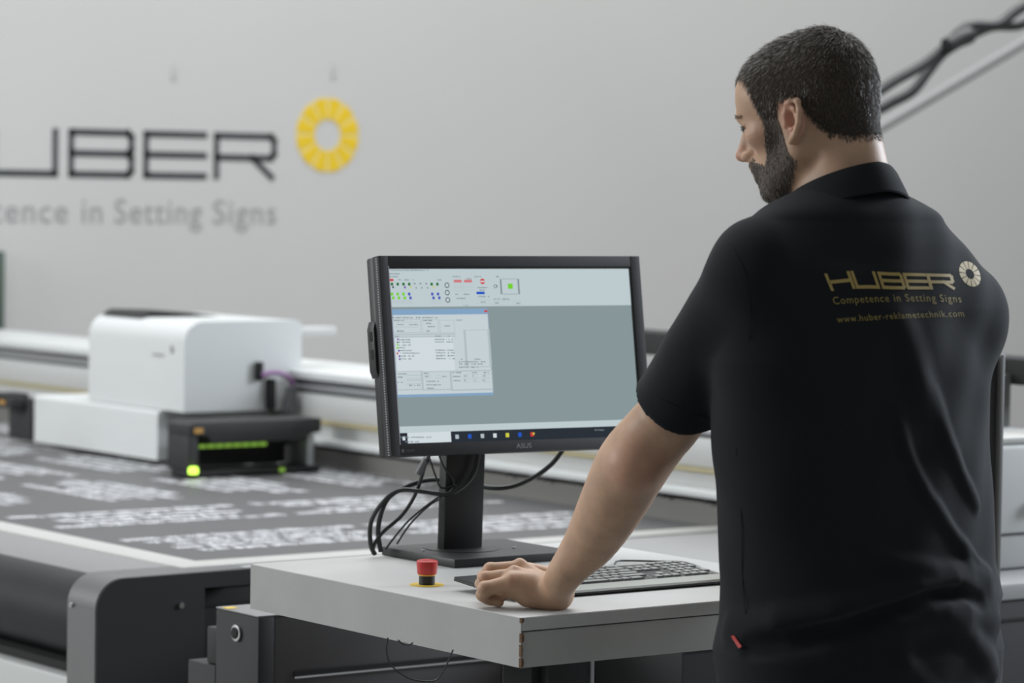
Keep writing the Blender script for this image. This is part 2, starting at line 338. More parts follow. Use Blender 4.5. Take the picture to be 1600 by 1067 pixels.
# screen-space authoring: pixel coordinates in the photo
ui('dialog_border', 'blue', [(610, 488, 772, 617)], .0018)
ui('dialog_title_bar', 'blue', [(611, 483, 763, 490)], d1)
ui('dialog_window', 'win', [(614, 492, 771, 613)], d1)
ui('dialog_panel', 'white', [(618, 526, 712, 580)], d2)
txt = MB(); rnd = random.Random(3)
def tline(x0, x1, y, h=2.2, gap=.25, slope=0):
    x = x0
    while x < x1:
        wd = rnd.uniform(1.0, 2.4); y_ = y+slope*(x-x0)
        if rnd.random() > gap*.5: uiq(txt, x, y_+rnd.uniform(0, .4), min(x+wd, x1), y_+h-rnd.uniform(0, .5), d3)
        x += wd+rnd.uniform(.35, 1.0)
for a in ((607, 670, 421), (607, 625, 426.5), (607, 622, 431), (623, 630, 436), (632, 640, 436), (640, 647, 436), (675, 680, 436), (684, 690, 436), (708, 720, 431), (742, 752, 431), (770, 780, 431), (730, 737, 434.5),
          (710, 716, 458.5), (725, 734, 458.5), (714, 728, 465), (725, 732, 476), (746, 762, 448), (750, 758, 452), (748, 765, 462), (752, 762, 470.5), (772, 782, 466), (785, 797, 466), (774, 780, 472), (803, 815, 472.5),
          (614, 685, 495), (616, 632, 499.5), (662, 676, 499.5), (620, 632, 506), (640, 654, 506), (666, 674, 504), (666, 680, 509), (621, 632, 516), (667, 672, 516), (695, 704, 508), (714, 722, 499),
          (618, 624, 524.5), (681, 690, 524), (697, 704, 524), (624, 642, 529.5), (624, 642, 533.5), (624, 643, 538), (624, 633, 542), (625, 644, 546.5), (626, 656, 550.5), (625, 648, 555), (625, 644, 559.5),
          (680, 695, 529), (698, 708, 529), (680, 695, 533), (698, 709, 533), (681, 697, 546), (700, 710, 546), (682, 697, 550), (700, 711, 550), (682, 697, 554.5), (700, 711, 554.5), (682, 698, 559), (701, 711, 559),
          (718, 724, 560), (742, 752, 560), (718, 760, 564), (718, 757, 567.5), (718, 748, 572.5), (622, 636, 583), (663, 671, 582), (707, 724, 581), (738, 746, 581), (756, 765, 581), (622, 630, 588), (665, 671, 587), (692, 700, 587), (708, 720, 587),
          (726, 730, 586), (739, 744, 586), (754, 759, 586), (622, 630, 596), (709, 721, 593.5), (726, 731, 593), (739, 744, 593), (754, 759, 593), (640, 657, 601), (667, 687, 594.5), (667, 690, 600), (668, 679, 605.5),
          (618, 675, 682), (631, 655, 689), (930, 945, 670.5)):
    tline(*a)
txt.build('interface_text', UI['text'], scr)
ln = MB()
for (x0, y0, x1, y1) in ((617, 503, 635, 511), (636, 503, 654, 511), (688, 500, 711, 520), (617, 522, 712, 526), (728, 515, 766, 573), (710, 441, 724, 447), (724, 441, 740, 447), (710, 449, 724, 454), (724, 449, 740, 454), (744, 468, 768, 474.5), (771, 470, 783, 476), (784, 470, 796, 476), (800, 470, 816, 476),
                         (636, 586, 659, 592), (636, 594, 660, 600), (664, 586, 674, 591), (682, 586, 690, 591), (724, 584.5, 735, 589.5), (737, 584.5, 749, 589.5), (752, 584.5, 766, 589.5), (724, 591.5, 736, 597), (738, 591.5, 750, 597), (753, 591.5, 767, 597), (612, 470, 622, 473.5), (621, 470, 631, 473.5), (631, 470, 640, 473.5), (640, 470, 646, 473.5), (674, 470, 682, 473.5), (683, 470, 690, 473.5),
                         (613, 499, 658, 520), (660, 499, 686, 520), (618, 580, 660, 609), (661, 580, 705, 609), (706, 579, 770, 609)):
    for a, b_, c_, e_ in ((x0, y0, x1, y0+.5), (x0, y1-.5, x1, y1), (x0, y0, x0+.5, y1), (x1-.5, y0, x1, y1)): uiq(ln, a, b_, c_, e_, .0014)
ln.build('interface_lines', UI['line'], scr)
def ic(name, m, rects, d=d3):
    for r in rects: ui(name[:-1] if name.endswith('s') else name, m, [r], d)
ic('green_icons', 'green', [(x, 457, x+4, 461.5) for x in (611, 620, 629)]+[(x+2, 463, x+6, 467.5) for x in (611, 620, 629)]+[(794, 443, 802, 451), (620.5, 537.5, 623, 540), (620.5, 542, 623.5, 545)])
ic('blue_icons', 'navy', [(638, 457, 642, 461.5), (640, 463, 644, 467.5), (674, 457, 678, 461.5), (683, 457, 687, 461.5), (676, 463, 680, 467.5), (685, 463, 689, 467.5)])
ic('dark_green_icons', 'dgreen', [(x, 441.5, x+4, 446) for x in (611, 620, 629, 638, 673, 682)]+[(620.5, 533.5, 623, 536)])
ic('purple_icons', 'purple', [(632, 447, 634.5, 450.5), (621, 528.5, 623.5, 531.5), (622.5, 546.5, 625, 549.5), (623.5, 555, 626, 558), (624, 559.5, 626.5, 562.5)])
ic('red_icons', 'red', [(608, 435.5, 615.5, 439), (620.5, 550.5, 623, 553.5), (757, 484.5, 762.5, 487.5)], .0014)
ic('pink_fields', 'pink', [(709.5, 437, 722, 441), (725.5, 437, 738, 441)])
ic('blue_button', 'cblue', [(745, 455.5, 758, 459.5)])
ic('grey_icons', 'text', [(x, 448, x+1.6, 451) for x in (650, 659, 668)]+[(x-3, 442, x, 444) for x in (650, 659, 668)]+[(781.5, 435.5, 785.5, 459.5), (809, 435.5, 813, 459.5), (785, 435.5, 810, 436), (785, 459, 810, 459.5)])
ic('yellow_icons', 'ygreen', [(641, 447, 643.5, 450), (677, 447, 679.5, 450)])
ic('dark_icons', 'dark', [(613.5, 447, 616, 450), (773, 444.5, 777, 445.3), (776, 445, 777.5, 449), (772, 445, 773, 449), (773, 449, 776, 449.8)])
def disc(x, y, r, m, d, name, r0=0):
    u, v = sp(x, y); k = r*UIS; n = 20; mb = MB()
    if r0: mb.add([mp(u+math.cos(2*math.pi*i/n)*q, v+math.sin(2*math.pi*i/n)*q, d) for q in (k, k*r0) for i in range(n)], [(i, (i+1) % n, n+(i+1) % n, n+i) for i in range(n)])
    else: mb.add([mp(u+math.cos(2*math.pi*i/n)*k, v+math.sin(2*math.pi*i/n)*k, d) for i in range(n)], [tuple(range(n))])
    return mb.build(name, UI[m], scr)
disc(754.5, 439.5, 4.6, 'red', .0014, 'stop_icon'); ic('stop_icon_bar', 'white', [(751.3, 438.6, 757.8, 440.6)])
for x, y in ((699, 445.5), (699.5, 457), (700.3, 468.5)): disc(x, y, 4.4, 'dark', .0014, 'round_icon', .72)
# bottom strips (upright in screen space)
def strip(name, m, fx0, fx1, v0, v1, d):
    mb = MB(); uv(mb, su0+(su1-su0)*fx0, v0, min(su0+(su1-su0)*fx1, su1-.004), v1, d); return mb.build(name, UI[m], scr)
vt = sv1-.0195
strip('status_bar', 'bar', 0, 1, vt-.0115, vt+.001, .0018)
strip('taskbar', 'task', 0, 1, vt, sv1, d1)
strip('search_box', 'white', .032, .205, vt, sv1-.001, d2)
strip('start_tile', 'dark', .0, .032, vt+.001, sv1-.001, d2); strip('start_logo', 'white', .012, .023, vt+.006, sv1-.0065, d3)
for i, c in enumerate(('line', 'cblue', 'line', 'white', 'ygreen', 'cblue', 'red')):
    strip('taskbar_icon', c, .222+i*.051, .236+i*.051, vt+.006, sv1-.006, d3)
strip('taskbar_icon', 'ygreen', .537, .545, vt+.007, sv1-.009, .0011); strip('taskbar_icon', 'ygreen', .93, .936, vt+.006, sv1-.008, d3); strip('taskbar_icon', 'cblue', .95, .957, vt+.006, sv1-.008, d3)
def bez_text(s, u0, u1, v, h, m, name):
    q, f = font_mesh(s, 0, 1.0); xm, xM = q[:, 0].min(), q[:, 0].max()
    MB().add([mp(u0+(p[0]-xm)/(xM-xm)*(u1-u0), v-p[1]*h/.69, -.0004) for p in q], f).build(name, m, mon)
bez_text('ASUS', .258, .290, sv1+.0145, .0085, M['alu'], 'maker_badge')
bez_text('HDMI', .030, .047, sv1+.0145, .0045, M['midgrey'], 'port_marking')
mbox(.021, .0265, sv1+.009, sv1+.015, -.0004, .0).build('energy_mark', M['midgrey'], mon)
# stand
def cpt(x, y, Y): return onY(x, y, Y)
cxl, cxr = .340, .422
MB().add([(cxl-.002, .690, .940), (cxr-.002, .684, .940), (cxr-.002, .706, .940), (cxl-.002, .712, .940), (cxl+.012, .700, 1.30), (cxr+.014, .694, 1.30), (cxr+.014, .716, 1.30), (cxl+.012, .722, 1.30)],
         [(0, 1, 2, 3), (4, 5, 6, 7), (0, 1, 5, 4), (1, 2, 6, 5), (2, 3, 7, 6), (3, 0, 4, 7)]).build('stand_column', M['black'], mon, .003)
MB().prism([(.274, .566), (.545, .566), (.545, .795), (.274, .795)], 2, .9305, .946).build('stand_base', M['black'], mon, .002)
MB().lathe((.385, .70, .946), [(.07, 0), (.07, .0012), (.066, .0018)], 40).build('swivel_ring', M['black'], mon, smooth=True)
for p in ((.30, .70), (.47, .655)): MB().lathe((p[0], p[1], .946), [(.004, 0), (.004, .002)], 12).build('screw', M['alu'], mon)

# ------------------------------------------------------------------ cables at the monitor
def cab(name, px, r, label, Y=.675, zmin=.935):
    pts = [onY(x, y, Y+dy) for x, y, dy in px]
    for p in pts: p[2] = max(p[2], zmin)
    return tag(MB().tube(pts, r, 12).build(name, M['black2'], smooth=True), label, 'cable', 'cables behind the monitor stand')
cab('video_cable', [(748, 704, 0), (742, 735, 0), (726, 758, 0), (700, 772, 0), (660, 768, .03), (625, 766, .06), (598, 785, .08), (580, 815, .1), (579, 850, .1), (586, 866, .1)], .0042, 'thick cable looping from under the monitor across the stand column to the left')
cab('video_cable', [(880, 702, .01), (862, 725, .02), (835, 745, .04), (800, 760, .07), (765, 762, .085), (720, 752, .085), (668, 750, .085), (625, 765, .09), (602, 785, .09), (591, 825, .1), (595, 862, .1)], .0046, 'thick black cable from the monitor\'s right underside running behind the stand')
cab('signal_cable', [(672, 708, 0), (664, 728, .02), (650, 770, .05), (628, 805, .07), (600, 830, .09), (585, 850, .1), (583, 866, .1)], .0034, 'cable with a grey ferrite bead dropping from the monitor\'s left underside')
cab('thin_cable', [(684, 706, 0), (694, 730, .01), (708, 750, .012), (706, 765, .012), (680, 780, .04), (640, 812, .07), (612, 845, .085), (603, 858, .09)], .0018, 'thin black lead hanging from under the monitor to the base corner')
cab('thin_cable', [(670, 712, 0), (680, 742, .01), (690, 762, .012), (712, 758, .012), (700, 772, .03), (670, 790, .06), (640, 820, .08), (620, 850, .09)], .0018, 'second thin lead crossing low in front of the stand column')
fb = tag(MB().cyl(onY(667, 716, .690), onY(654, 740, .705), .0068).build('ferrite_bead', M['rail'], smooth=True), 'ferrite bead on the cable left of the stand', 'ferrite bead')
tag(MB().tube([onY(x, y, Y) for x, y, Y in ((606, 996, .05), (604, 1018, .05), (612, 1040, .05), (640, 1060, .05), (676, 1064, .05), (692, 1050, .05), (704, 1024, .05), (708, 1015, .05))], .0013, 8).build('dangling_wire', M['black2'], smooth=True), 'thin black wire looping below the desk side', 'wire')
tag(MB().tube([onY(x, y, .05) for x, y in ((622, 1000), (630, 1006), (640, 1007), (645, 1004))], .0013, 8).build('dangling_wire', M['black2'], smooth=True), 'short loop of wire just under the desk edge', 'wire')

# ------------------------------------------------------------------ keyboard
KX0, KX1, KY0, KY1 = .098, .580, .152, .322
kb = thing('keyboard', ((KX0+KX1)/2, (KY0+KY1)/2, .93), 'flat grey computer keyboard with black edges beside the left hand', 'keyboard')
def kz(y): return .9385+(y-KY0)/(KY1-KY0)*.013
def kslab(x0, x1, y0, y1, h0, h1, mb=None, ins=0):
    mb = mb or MB()
    v = []
    for x, i in ((x0, 1), (x1, -1)):
        for y, j in ((y0, 1), (y1, -1)):
            v += [(x, y, kz(y)+h0), (x+i*ins, y+j*ins, kz(y)+h1)]
    return mb.add(v, [(0, 1, 3, 2), (4, 6, 7, 5), (0, 4, 5, 1), (2, 3, 7, 6), (0, 2, 6, 4), (1, 5, 7, 3)])
kslab(KX0, KX1, KY0, KY1, -.0055, -.0015).build('base', M['keyside'], kb, .001)
kslab(KX0+.004, KX1-.002, KY0+.002, KY1-.001, -.0014, .0015, None, .002).build('top_plate', M['kbtop'], kb)
pad = kslab(KX0+.0, KX0+.062, KY0+.02, KY1-.002, -.0013, .0019).build('palm_strip', M['keyside'], kb)
feet = [kslab(x, x+.02, y, y+.012, -(kz(y)-.9301), -.0055).build('foot', M['keyside'], kb) for x in (KX0+.16, KX1-.04) for y in (KY0+.008, KY1-.02)]
rows = [(.0, [1]*13+[2]), (1, [1.5]+[1]*12+[1.5]), (2, [1.75]+[1]*11+[2.25]), (3, [2.25]+[1]*10+[2.75]), (4, [1.5, 1, 1.5, 6, 1.5, 1, 1.5])]
u_ = .0188; kx = KX0+.068-.02; ky = KY1-.042
def keyat(x, y, wd, hgt_=1.0):
    x1 = x+wd*u_-.0028; y1 = y+hgt_*u_-.0030
    o = kslab(x, x1, y, y1, .0013, .0046, None, .0012).build('key_skirt', M['keyside'], kb)
    mb = MB(); a = .0014; mb.add([(x+a, y+a, kz(y+a)+.0047), (x1-a, y+a, kz(y+a)+.0047), (x1-a, y1-a, kz(y1-a)+.0047), (x+a, y1-a, kz(y1-a)+.0047)], [(0, 1, 2, 3)])
    capo = mb.build('key', M['key'], o); return o
nkey = 0
for xa, xb in ((kx-.002, kx+15.02*u_), (kx+15.2*u_, kx+18.25*u_), (kx+18.45*u_, kx+22.5*u_)): kslab(xa, min(xb, KX1-.006), ky-4.5*u_, ky+.0285, .0012, .0018).build('key_bed', M['keyside'], kb)
for i, ws in rows:
    x = kx
    for wd in ws:
        keyat(x, ky-i*u_-u_*.4, wd); x += wd*u_; nkey += 1
x = kx
for k in range(13):
    keyat(x, ky+.0125, 1, .8); x += u_*1.135; nkey += 1
for cx_ in range(3):
    for ry in (0, 1): keyat(kx+15.25*u_+cx_*u_, ky-ry*u_-u_*.4, 1); nkey += 1
keyat(kx+16.25*u_, ky-3*u_-u_*.4, 1)
for cx_ in range(3): keyat(kx+15.25*u_+cx_*u_, ky-4*u_-u_*.4, 1)
for cx_ in range(4):
    for ry in range(5):
        if not (cx_ == 3 and ry in (2, 4)): keyat(kx+18.5*u_+cx_*u_, ky-ry*u_-u_*.4, 1)
for cx_ in range(4): keyat(kx+18.5*u_+cx_*u_, ky+.0125, 1, .8)
tag(MB().tube([onZ(x, y, .9335) for x, y in ((960, 884), (964, 877), (985, 876), (1030, 877), (1065, 878), (1090, 885), (1108, 893), (1135, 902), (1165, 915))], .0018, 8).build('keyboard_cable', M['black2'], smooth=True), 'thin black keyboard cable lying behind the keyboard on the desk', 'cable')

# ------------------------------------------------------------------ printer
pr = thing('flatbed_printer', (1.2, 3.5, 0), 'large grey flatbed printer with white gantry beam behind the desk', 'printer')
BX0, BY0, BX1, BY1 = .412, 1.735, 1.95, 6.25
bf = MB(); wd = .085
bf.box(BX0, BX1, BY0, BY0+wd, .76, .80).box(BX0, BX0+wd, BY0+wd, BY1, .76, .80).box(BX0+wd, BX1, BY1-wd, BY1, .76, .80)
bf.build('bed_frame', M['frame'], pr, .004)
B(BX0+wd, BX1, BY0+wd, BY1-wd, .74, .794).build('vacuum_bed', M['alu'], pr)
B(.30, 2.45, 1.80, BY1, .12, .739).build('machine_body', M['midgrey'], pr)
B(.53, 1.93, 1.705, 1.733, .765, .796).build('front_trim', M['alu'], pr, .004)
B(.40, 1.93, 1.73, 1.79, .755, .764).build('shadow_gap', M['gap'], pr)
B(.40, 1.93, 1.715, 1.79, .12, .753).build('front_panel', M['darkgrey'], pr, .004)
B(.42, 1.0, 1.712, 1.7145, .716, .724).build('panel_groove', M['gap'], pr)
# curved deck on the left
pts = [(BX0-.001, .796), (BX0-.05, .795), (BX0-.09, .789), (BX0-.13, .776), (BX0-.155, .760), (BX0-.155, .74), (BX0-.001, .74)]
MB().prism(pts, 1, 1.78, BY1).build('side_deck', M['ledge'], pr, smooth=True)
MB().cyl((.262, 1.779, .692), (.262, BY1, .692), .088, n=48).build('feed_roller', M['roller'], pr, smooth=True)
B(.20, .28, 1.779, BY1, .585, .602).build('lower_groove', M['gap'], pr)
B(.168, .28, 1.779, BY1, .12, .583).build('side_panel', M['white2'], pr, .006)
# end plate with rounded shoulder
R_ = .062; pp = [(.165, .02)]
for i in range(11):
    a = math.pi-(math.pi/2)*i/10; pp.append((.165+R_+R_*math.cos(a), .797-R_+R_*math.sin(a)))
pp += [(.53, .799), (.53, .766), (.418, .766), (.418, .02)]
MB().prism(pp, 1, 1.66, 1.776).build('end_cheek', M['plate'], pr, smooth=True)
pi = [(x+.001 if x < .5 else x, z-.001) for x, z in pp]
MB().prism(pi, 1, 1.655, 1.66).build('end_plate', M['darkgrey'], pr, smooth=True)
MB().cyl((.362, 1.655, .733), (.362, 1.650, .733), .006).build('bolt', M['steel'], pr)
MB().cyl((.165, 1.755, .735), (.160, 1.755, .735), .005).build('bolt', M['steel'], pr)
# ledge on the right
B(.86, 2.5, .66, 1.70, .765, .80).build('service_ledge', M['ledgetop'], pr, .005)
B(.88, 2.5, .665, 1.70, .02, .764).build('service_cabinet', M['darkgrey'], pr, .004)
B(.88, 2.5, .6625, .6645, .722, .727).build('cabinet_seam', M['gap'], pr)
# gantry beam
bX = 1.95
beam = MB().box(bX, bX+.34, .98, 6.3, .815, 1.066)
B(bX-.012, bX+.34, .98, 6.3, 1.045, 1.068).build('beam_cap', M['white'], pr, .003)
B(bX+.012, bX+.32, .98, 6.3, 1.005, 1.0445).build('linear_rail', M['rail'], pr)
B(bX-.004, bX+.02, .98, 6.3, 1.014, 1.030).build('rail_strip', M['alu'], pr, .002)
B(bX-.004, bX+.32, .98, 6.3, .933, 1.005).build('beam_face', M['white2'], pr, .003)
B(bX-.012, bX+.32, .98, 6.3, .921, .932).build('encoder_strip', M['gold'], pr, .001)
B(bX, bX+.32, .98, 6.3, .884, .920).build('lower_face', M['white2'], pr)
B(bX-.03, bX+.32, .98, 6.3, .862, .8835).build('lower_rail', M['white'], pr, .006)
B(bX+.02, bX+.32, .98, 6.3, .849, .861).build('rail_shadow_gap', M['gap'], pr)
B(bX+.005, bX+.32, .98, 6.3, .79, .848).build('beam_foot', M['footm'], pr)
for i in range(11): B(bX-.018, bX-.002, 1.05+i*.16, 1.065+i*.16, .85, .862).build('rail_stud', M['gap'], pr)
# dark cable tray behind
tr = MB().box(2.30, 2.42, .9, 2.95, 1.165, 1.225); tr.build('cable_tray', M['gap'], pr, .004)
for y in (1.2, 2.6): B(2.24, 2.29, y, y+.05, 1.069, 1.19).build('tray_bracket', M['midgrey'], pr)
B(2.12, 2.5, .84, .97, 1.086, 1.155).build('motor_housing', M['darkgrey'], pr, .006)
B(1.72, 2.5, .83, .975, 1.07, 1.083).build('beige_seal', M['frame'], pr, .002)
B(1.70, 2.5, .82, .975, .802, 1.068).build('end_housing', M['white2'], pr, .012)
B(1.985, 2.075, .812, .8195, .925, .965).build('connector_recess', M['midgrey'], pr, .002)
cn = B(1.965, 1.99, .800, .8115, .930, .952).build('connector', M['white'], pr, .001)
B(1.967, 1.988, .797, .7995, .941, .951).build('amber_label', M['amber'], pr)
B(1.70, 2.5, .8175, .8195, .876, .880).build('housing_seam', M['gap'], pr)

# control cabinet under / behind the desk
cc = thing('control_cabinet', (.5, 1.2, 0), 'dark grey control cabinet with a round switch, half under the desk', 'cabinet')
B(.11, .145, .95, 1.10, .02, .808).build('corner_post', M['darkgrey'], cc, .003)
B(.11, .60, .952, 1.10, .8085, .8115).build('top_cover', M['ledge'], cc, .001)
B(.147, .668, .955, 1.10, .02, .808).build('door', M['cabdoor'], cc, .003)
B(.671, .84, .955, 1.10, .02, .808).build('door', M['cabdoor2'], cc, .003)
B(.19, .84, .950, .954, .690, .6935).build('trim_strip', M['steel'], cc)
B(.19, .84, .9505, .954, .694, .703).build('door_groove', M['gap'], cc)
B(.845, 1.3, .955, 1.10, .02, .763).build('door', M['cabdoor2'], cc, .003)
B(.11, .16, 1.101, 1.20, .02, .700).build('lower_step', M['darkgrey'], cc, .003)
B(.115, .14, 1.102, 1.14, .701, .77).build('hinge_block', M['darkgrey'], cc, .003)
sw = MB().lathe((0, 0, 0), [(.0155, 0), (.0155, .005), (.011, .006)], 32)
o = sw.build('switch_ring', M['steel'], cc, smooth=True); o.matrix_world = Matrix.Translation((.1098, 1.022, .772)) @ Matrix.Rotation(math.radians(-90), 4, 'Y')
o = MB().lathe((0, 0, .004), [(.0105, 0), (.0105, .004), (.009, .0045)], 24).build('switch_knob', M['gap'], cc, smooth=True); o.matrix_world = Matrix.Translation((.1098, 1.022, .772)) @ Matrix.Rotation(math.radians(-90), 4, 'Y')
B(.112, .135, 1.06, 1.082, .8116, .8124).build('yellow_sticker', M['yellow'], cc)

# upright post right of the man
po = thing('upright_post', (1.33, .35, 0), 'dark grey upright sheet metal post beside the operator\'s right hip', 'post')
q0 = onY(1566, 553, .35); q1 = onY(1558, 939, .35)
B(q0[0]-.030, q0[0]-.012, .35, .356, 0, q0[2]+.0).build('post_body', M['darkgrey'], po, .002)
B(q0[0]-.012, q0[0]-.001, .340, .356, 0, q0[2]+.0).build('post_edge', M['midgrey'], po, .002)

# ------------------------------------------------------------------ print sheet with white lettering
sh = thing('printed_sheet', (1.2, 3.5, .795), 'dark grey printing sheet with blocks of small white lettering lying on the printer bed', 'sheet')
B(BX0+wd+.004, BX1-.03, BY0+wd+.004, 6.1, .795, .7985).build('sheet', M['film'], sh)
rs = random.Random(11)
def block(x0, y0, W_, H_, along):     # along 'x': rows run along X, 'y': rows run along Y (turned a quarter)
    mb = MB(); n = 5; pitch = H_/n
    for r in range(n):
        L = W_*rs.choice((.55, .7, .85, 1.0)); s = (W_-L)*rs.uniform(.2, .8); c = s; h = pitch*.74; base = H_-(r+1)*pitch+pitch*.2
        while c < s+L:
            wl = rs.randint(2, 8)
            for _ in range(wl):
                gw = rs.uniform(.007, .013); gh = h*rs.choice((.8, .8, 1.15, .85)); go = rs.choice((0, 0, 0, -.2))*h
                if c+gw > s+L: break
                t1 = gw*rs.uniform(.3, .5); g2 = gh*rs.uniform(.55, .85)
                for (a, b_, c_, d_) in ((c, base+go, c+t1, base+go+gh), (c+t1+.0006, base+go, c+gw, base+go+g2)):
                    if along == 'x': mb.add([(x0+a, y0+b_, .7988), (x0+c_, y0+b_, .7988), (x0+c_, y0+d_, .7988), (x0+a, y0+d_, .7988)], [(0, 1, 2, 3)])
                    else: mb.add([(x0+b_, y0+W_-a, .7988), (x0+b_, y0+W_-c_, .7988), (x0+d_, y0+W_-c_, .7988), (x0+d_, y0+W_-a, .7988)], [(0, 1, 2, 3)])
                c += gw+.0025
            c += .012
    mb.build('lettering_block', M['print'], sh)
for ix in range(2):
    for iy in range(2): block(.55+ix*.66, 1.97+iy*.54, .62, .30, 'x')
for iy in range(4):
    for ix in range(4):
        if .56+ix*.385 < 1.8: block(.56+ix*.385+(iy % 2)*.02, 2.99+iy*.66, .57, .27, 'y')

# ------------------------------------------------------------------ carriage
ca = thing('print_carriage', (1.8, 4.1, .81), 'white boxy print carriage with rounded top edge riding the gantry beam', 'print carriage')
def rbox(name, y0, y1, x0, x1, z0, z1, r, m, parent, bev=.01):
    pts = [(x0, z0)]
    for i in range(9):
        a = math.pi-(math.pi/2)*i/8; pts.append((x0+r+r*math.cos(a), z1-r+r*math.sin(a)))
    for i in range(9):
        a = math.pi/2-(math.pi/2)*i/8; r2 = r*.3; pts.append((x1-r2+r2*math.cos(a), z1-r2+r2*math.sin(a)))
    pts.append((x1, z0))
    return MB().prism(pts, 1, y0, y1).build(name, m, parent, smooth=True)
hood = rbox('hood', 3.72, 4.27, 1.585, 1.975, .955, 1.21, .06, M['white'], ca)
rbox('skirt', 3.83, 4.57, 1.565, 1.94, .812, .953, .012, M['white'], ca)
MB().prism([(1.62, 1.2105), (1.65, 1.226), (1.78, 1.222), (1.88, 1.2105)], 1, 4.02, 4.26).build('dark_cap', M['gap'], ca, smooth=True)
B(1.976, 2.15, 3.80, 3.86, 1.160, 1.185).build('side_arm', M['white2'], ca, .004)
mk = MB()
for (xa, ya, xb, yb) in ((222, 541, 262, 545), (238, 552, 256, 557), (266, 540, 270, 552)):
    p = onX(xa, ya, 1.583); q = onX(xb, yb, 1.583); mk.add([(1.5835, p[1], p[2]), (1.5835, q[1], p[2]), (1.5835, q[1], q[2]), (1.5835, p[1], q[2])], [(0, 1, 2, 3)])
mk.build('hood_marking', M['ledge'], ca)
# lamp unit facing the operator
ly0, ly1 = 3.42, 3.535
lamp = MB().prism([(1.425, .945), (1.44, .952), (1.85, .952), (1.85, .915), (1.80, .905), (1.78, .893), (1.50, .893), (1.485, .915), (1.425, .918)], 1, ly0, ly1).build('lamp_housing', M['darkgrey'], ca, .002)
B(1.425, 1.455, ly0+.004, ly1, .820, .9175).build('lamp_cheek', M['darkgrey'], lamp, .003)
B(1.458, 1.475, ly0+.03, ly1, .826, .9175).build('lamp_rib', M['darkgrey'], lamp, .002)
B(1.456, 1.80, ly1-.008, ly1, .822, .9045).build('lamp_back', M['gap'], lamp)
B(1.43, 1.855, ly0+.01, ly1-.01, .801, .8195).build('lamp_sill', M['black'], lamp, .003)
B(1.812, 1.835, ly0+.01, ly1, .820, .905).build('lamp_cheek', M['alu'], lamp, .003)
B(1.55, 1.82, ly1, 3.719, .87, .91).build('lamp_bracket', M['gap'], lamp)
for i in range(9):
    B(1.49+i*.028, 1.512+i*.028, ly1-.013, ly1-.0085, .872, .881).build('lamp_led', M['led2'], lamp)
MB().lathe((1.437, ly0-.004, .814), [(.013, 0), (.013, .014), (.01, .018)], 16).build('pilot_led', M['led'], lamp, smooth=True)
MB().lathe((1.722, ly0-.002, .808), [(.008, 0), (.008, .010)], 12).build('pilot_led', M['led2'], lamp, smooth=True)
B(1.440, 1.468, ly0-.003, ly0-.0005, .923, .937).build('amber_label', M['amber'], lamp)
# lamp unit at the far end
lf = B(1.50, 1.575, 4.62, 4.72, .93, .955).build('far_lamp_head', M['darkgrey'], ca, .006)
lf = B(1.555, 1.60, 4.575, 4.72, .812, .94).build('far_lamp_housing', M['darkgrey'], ca, .006)
B(1.50, 1.56, 4.60, 4.72, .91, .945).build('far_lamp_arm', M['darkgrey'], ca, .006)
B(1.497, 1.4985, 4.63, 4.67, .922, .934).build('amber_label', M['amber'], lf)
# hose fittings
MB().box(1.815, 1.830, 3.69, 3.719, 1.040, 1.094).build('valve_block', M['gap'], ca, .003)
MB().tube([(1.822, 3.69, 1.056), (1.845, 3.685, 1.062), (1.875, 3.68, 1.062), (1.905, 3.68, 1.050), (1.922, 3.68, 1.026)], .007).build('purple_hose', M['purple'], ca, smooth=True)
B(1.853, 1.872, 3.69, 3.719, .956, 1.045).build('hose_bracket', M['gap'], ca, .003)
MB().prism([(1.895, .956), (1.935, .956), (1.927, 1.02), (1.912, 1.02)], 1, 3.67, 3.70).build('hose_boot', M['rail'], ca)
# ------------------------------------------------------------------ signed distance sculpting
def nrm_(v): v = np.array(v, float); return v/np.linalg.norm(v)
def V(*a): return np.array(a, float)
def d_cap(P, a, b, ra, rb):
    a = np.array(a, float); b = np.array(b, float); ab = b-a; t = np.clip(((P-a)@ab)/(ab@ab), 0, 1)
    return np.linalg.norm(P-a-t[:, None]*ab, axis=1)-(ra+(rb-ra)*t)
def d_sph(P, c, r): return np.linalg.norm(P-np.array(c, float), axis=1)-r
def d_ell(P, c, r, R=None):
    q = P-np.array(c, float)
    if R is not None: q = q@R
    r = np.array(r, float); k0 = np.linalg.norm(q/r, axis=1); k1 = np.linalg.norm(q/(r*r), axis=1)+1e-9
    return k0*(k0-1)/k1
def su(a, b, k): h = np.clip(.5+.5*(b-a)/k, 0, 1); return b*(1-h)+a*h-k*h*(1-h)
def ss(a, b, k): h = np.clip(.5-.5*(a+b)/k, 0, 1); return a*(1-h)-b*h+k*h*(1-h)     # a minus b
def culled(fn, c, r):
    c = np.array(c, float)
    def g(P):
        d = np.linalg.norm(P-c, axis=1)-r; mk = d < .06; out = np.maximum(d, .04)
        if mk.any(): out[mk] = fn(P[mk])
        return out
    return g
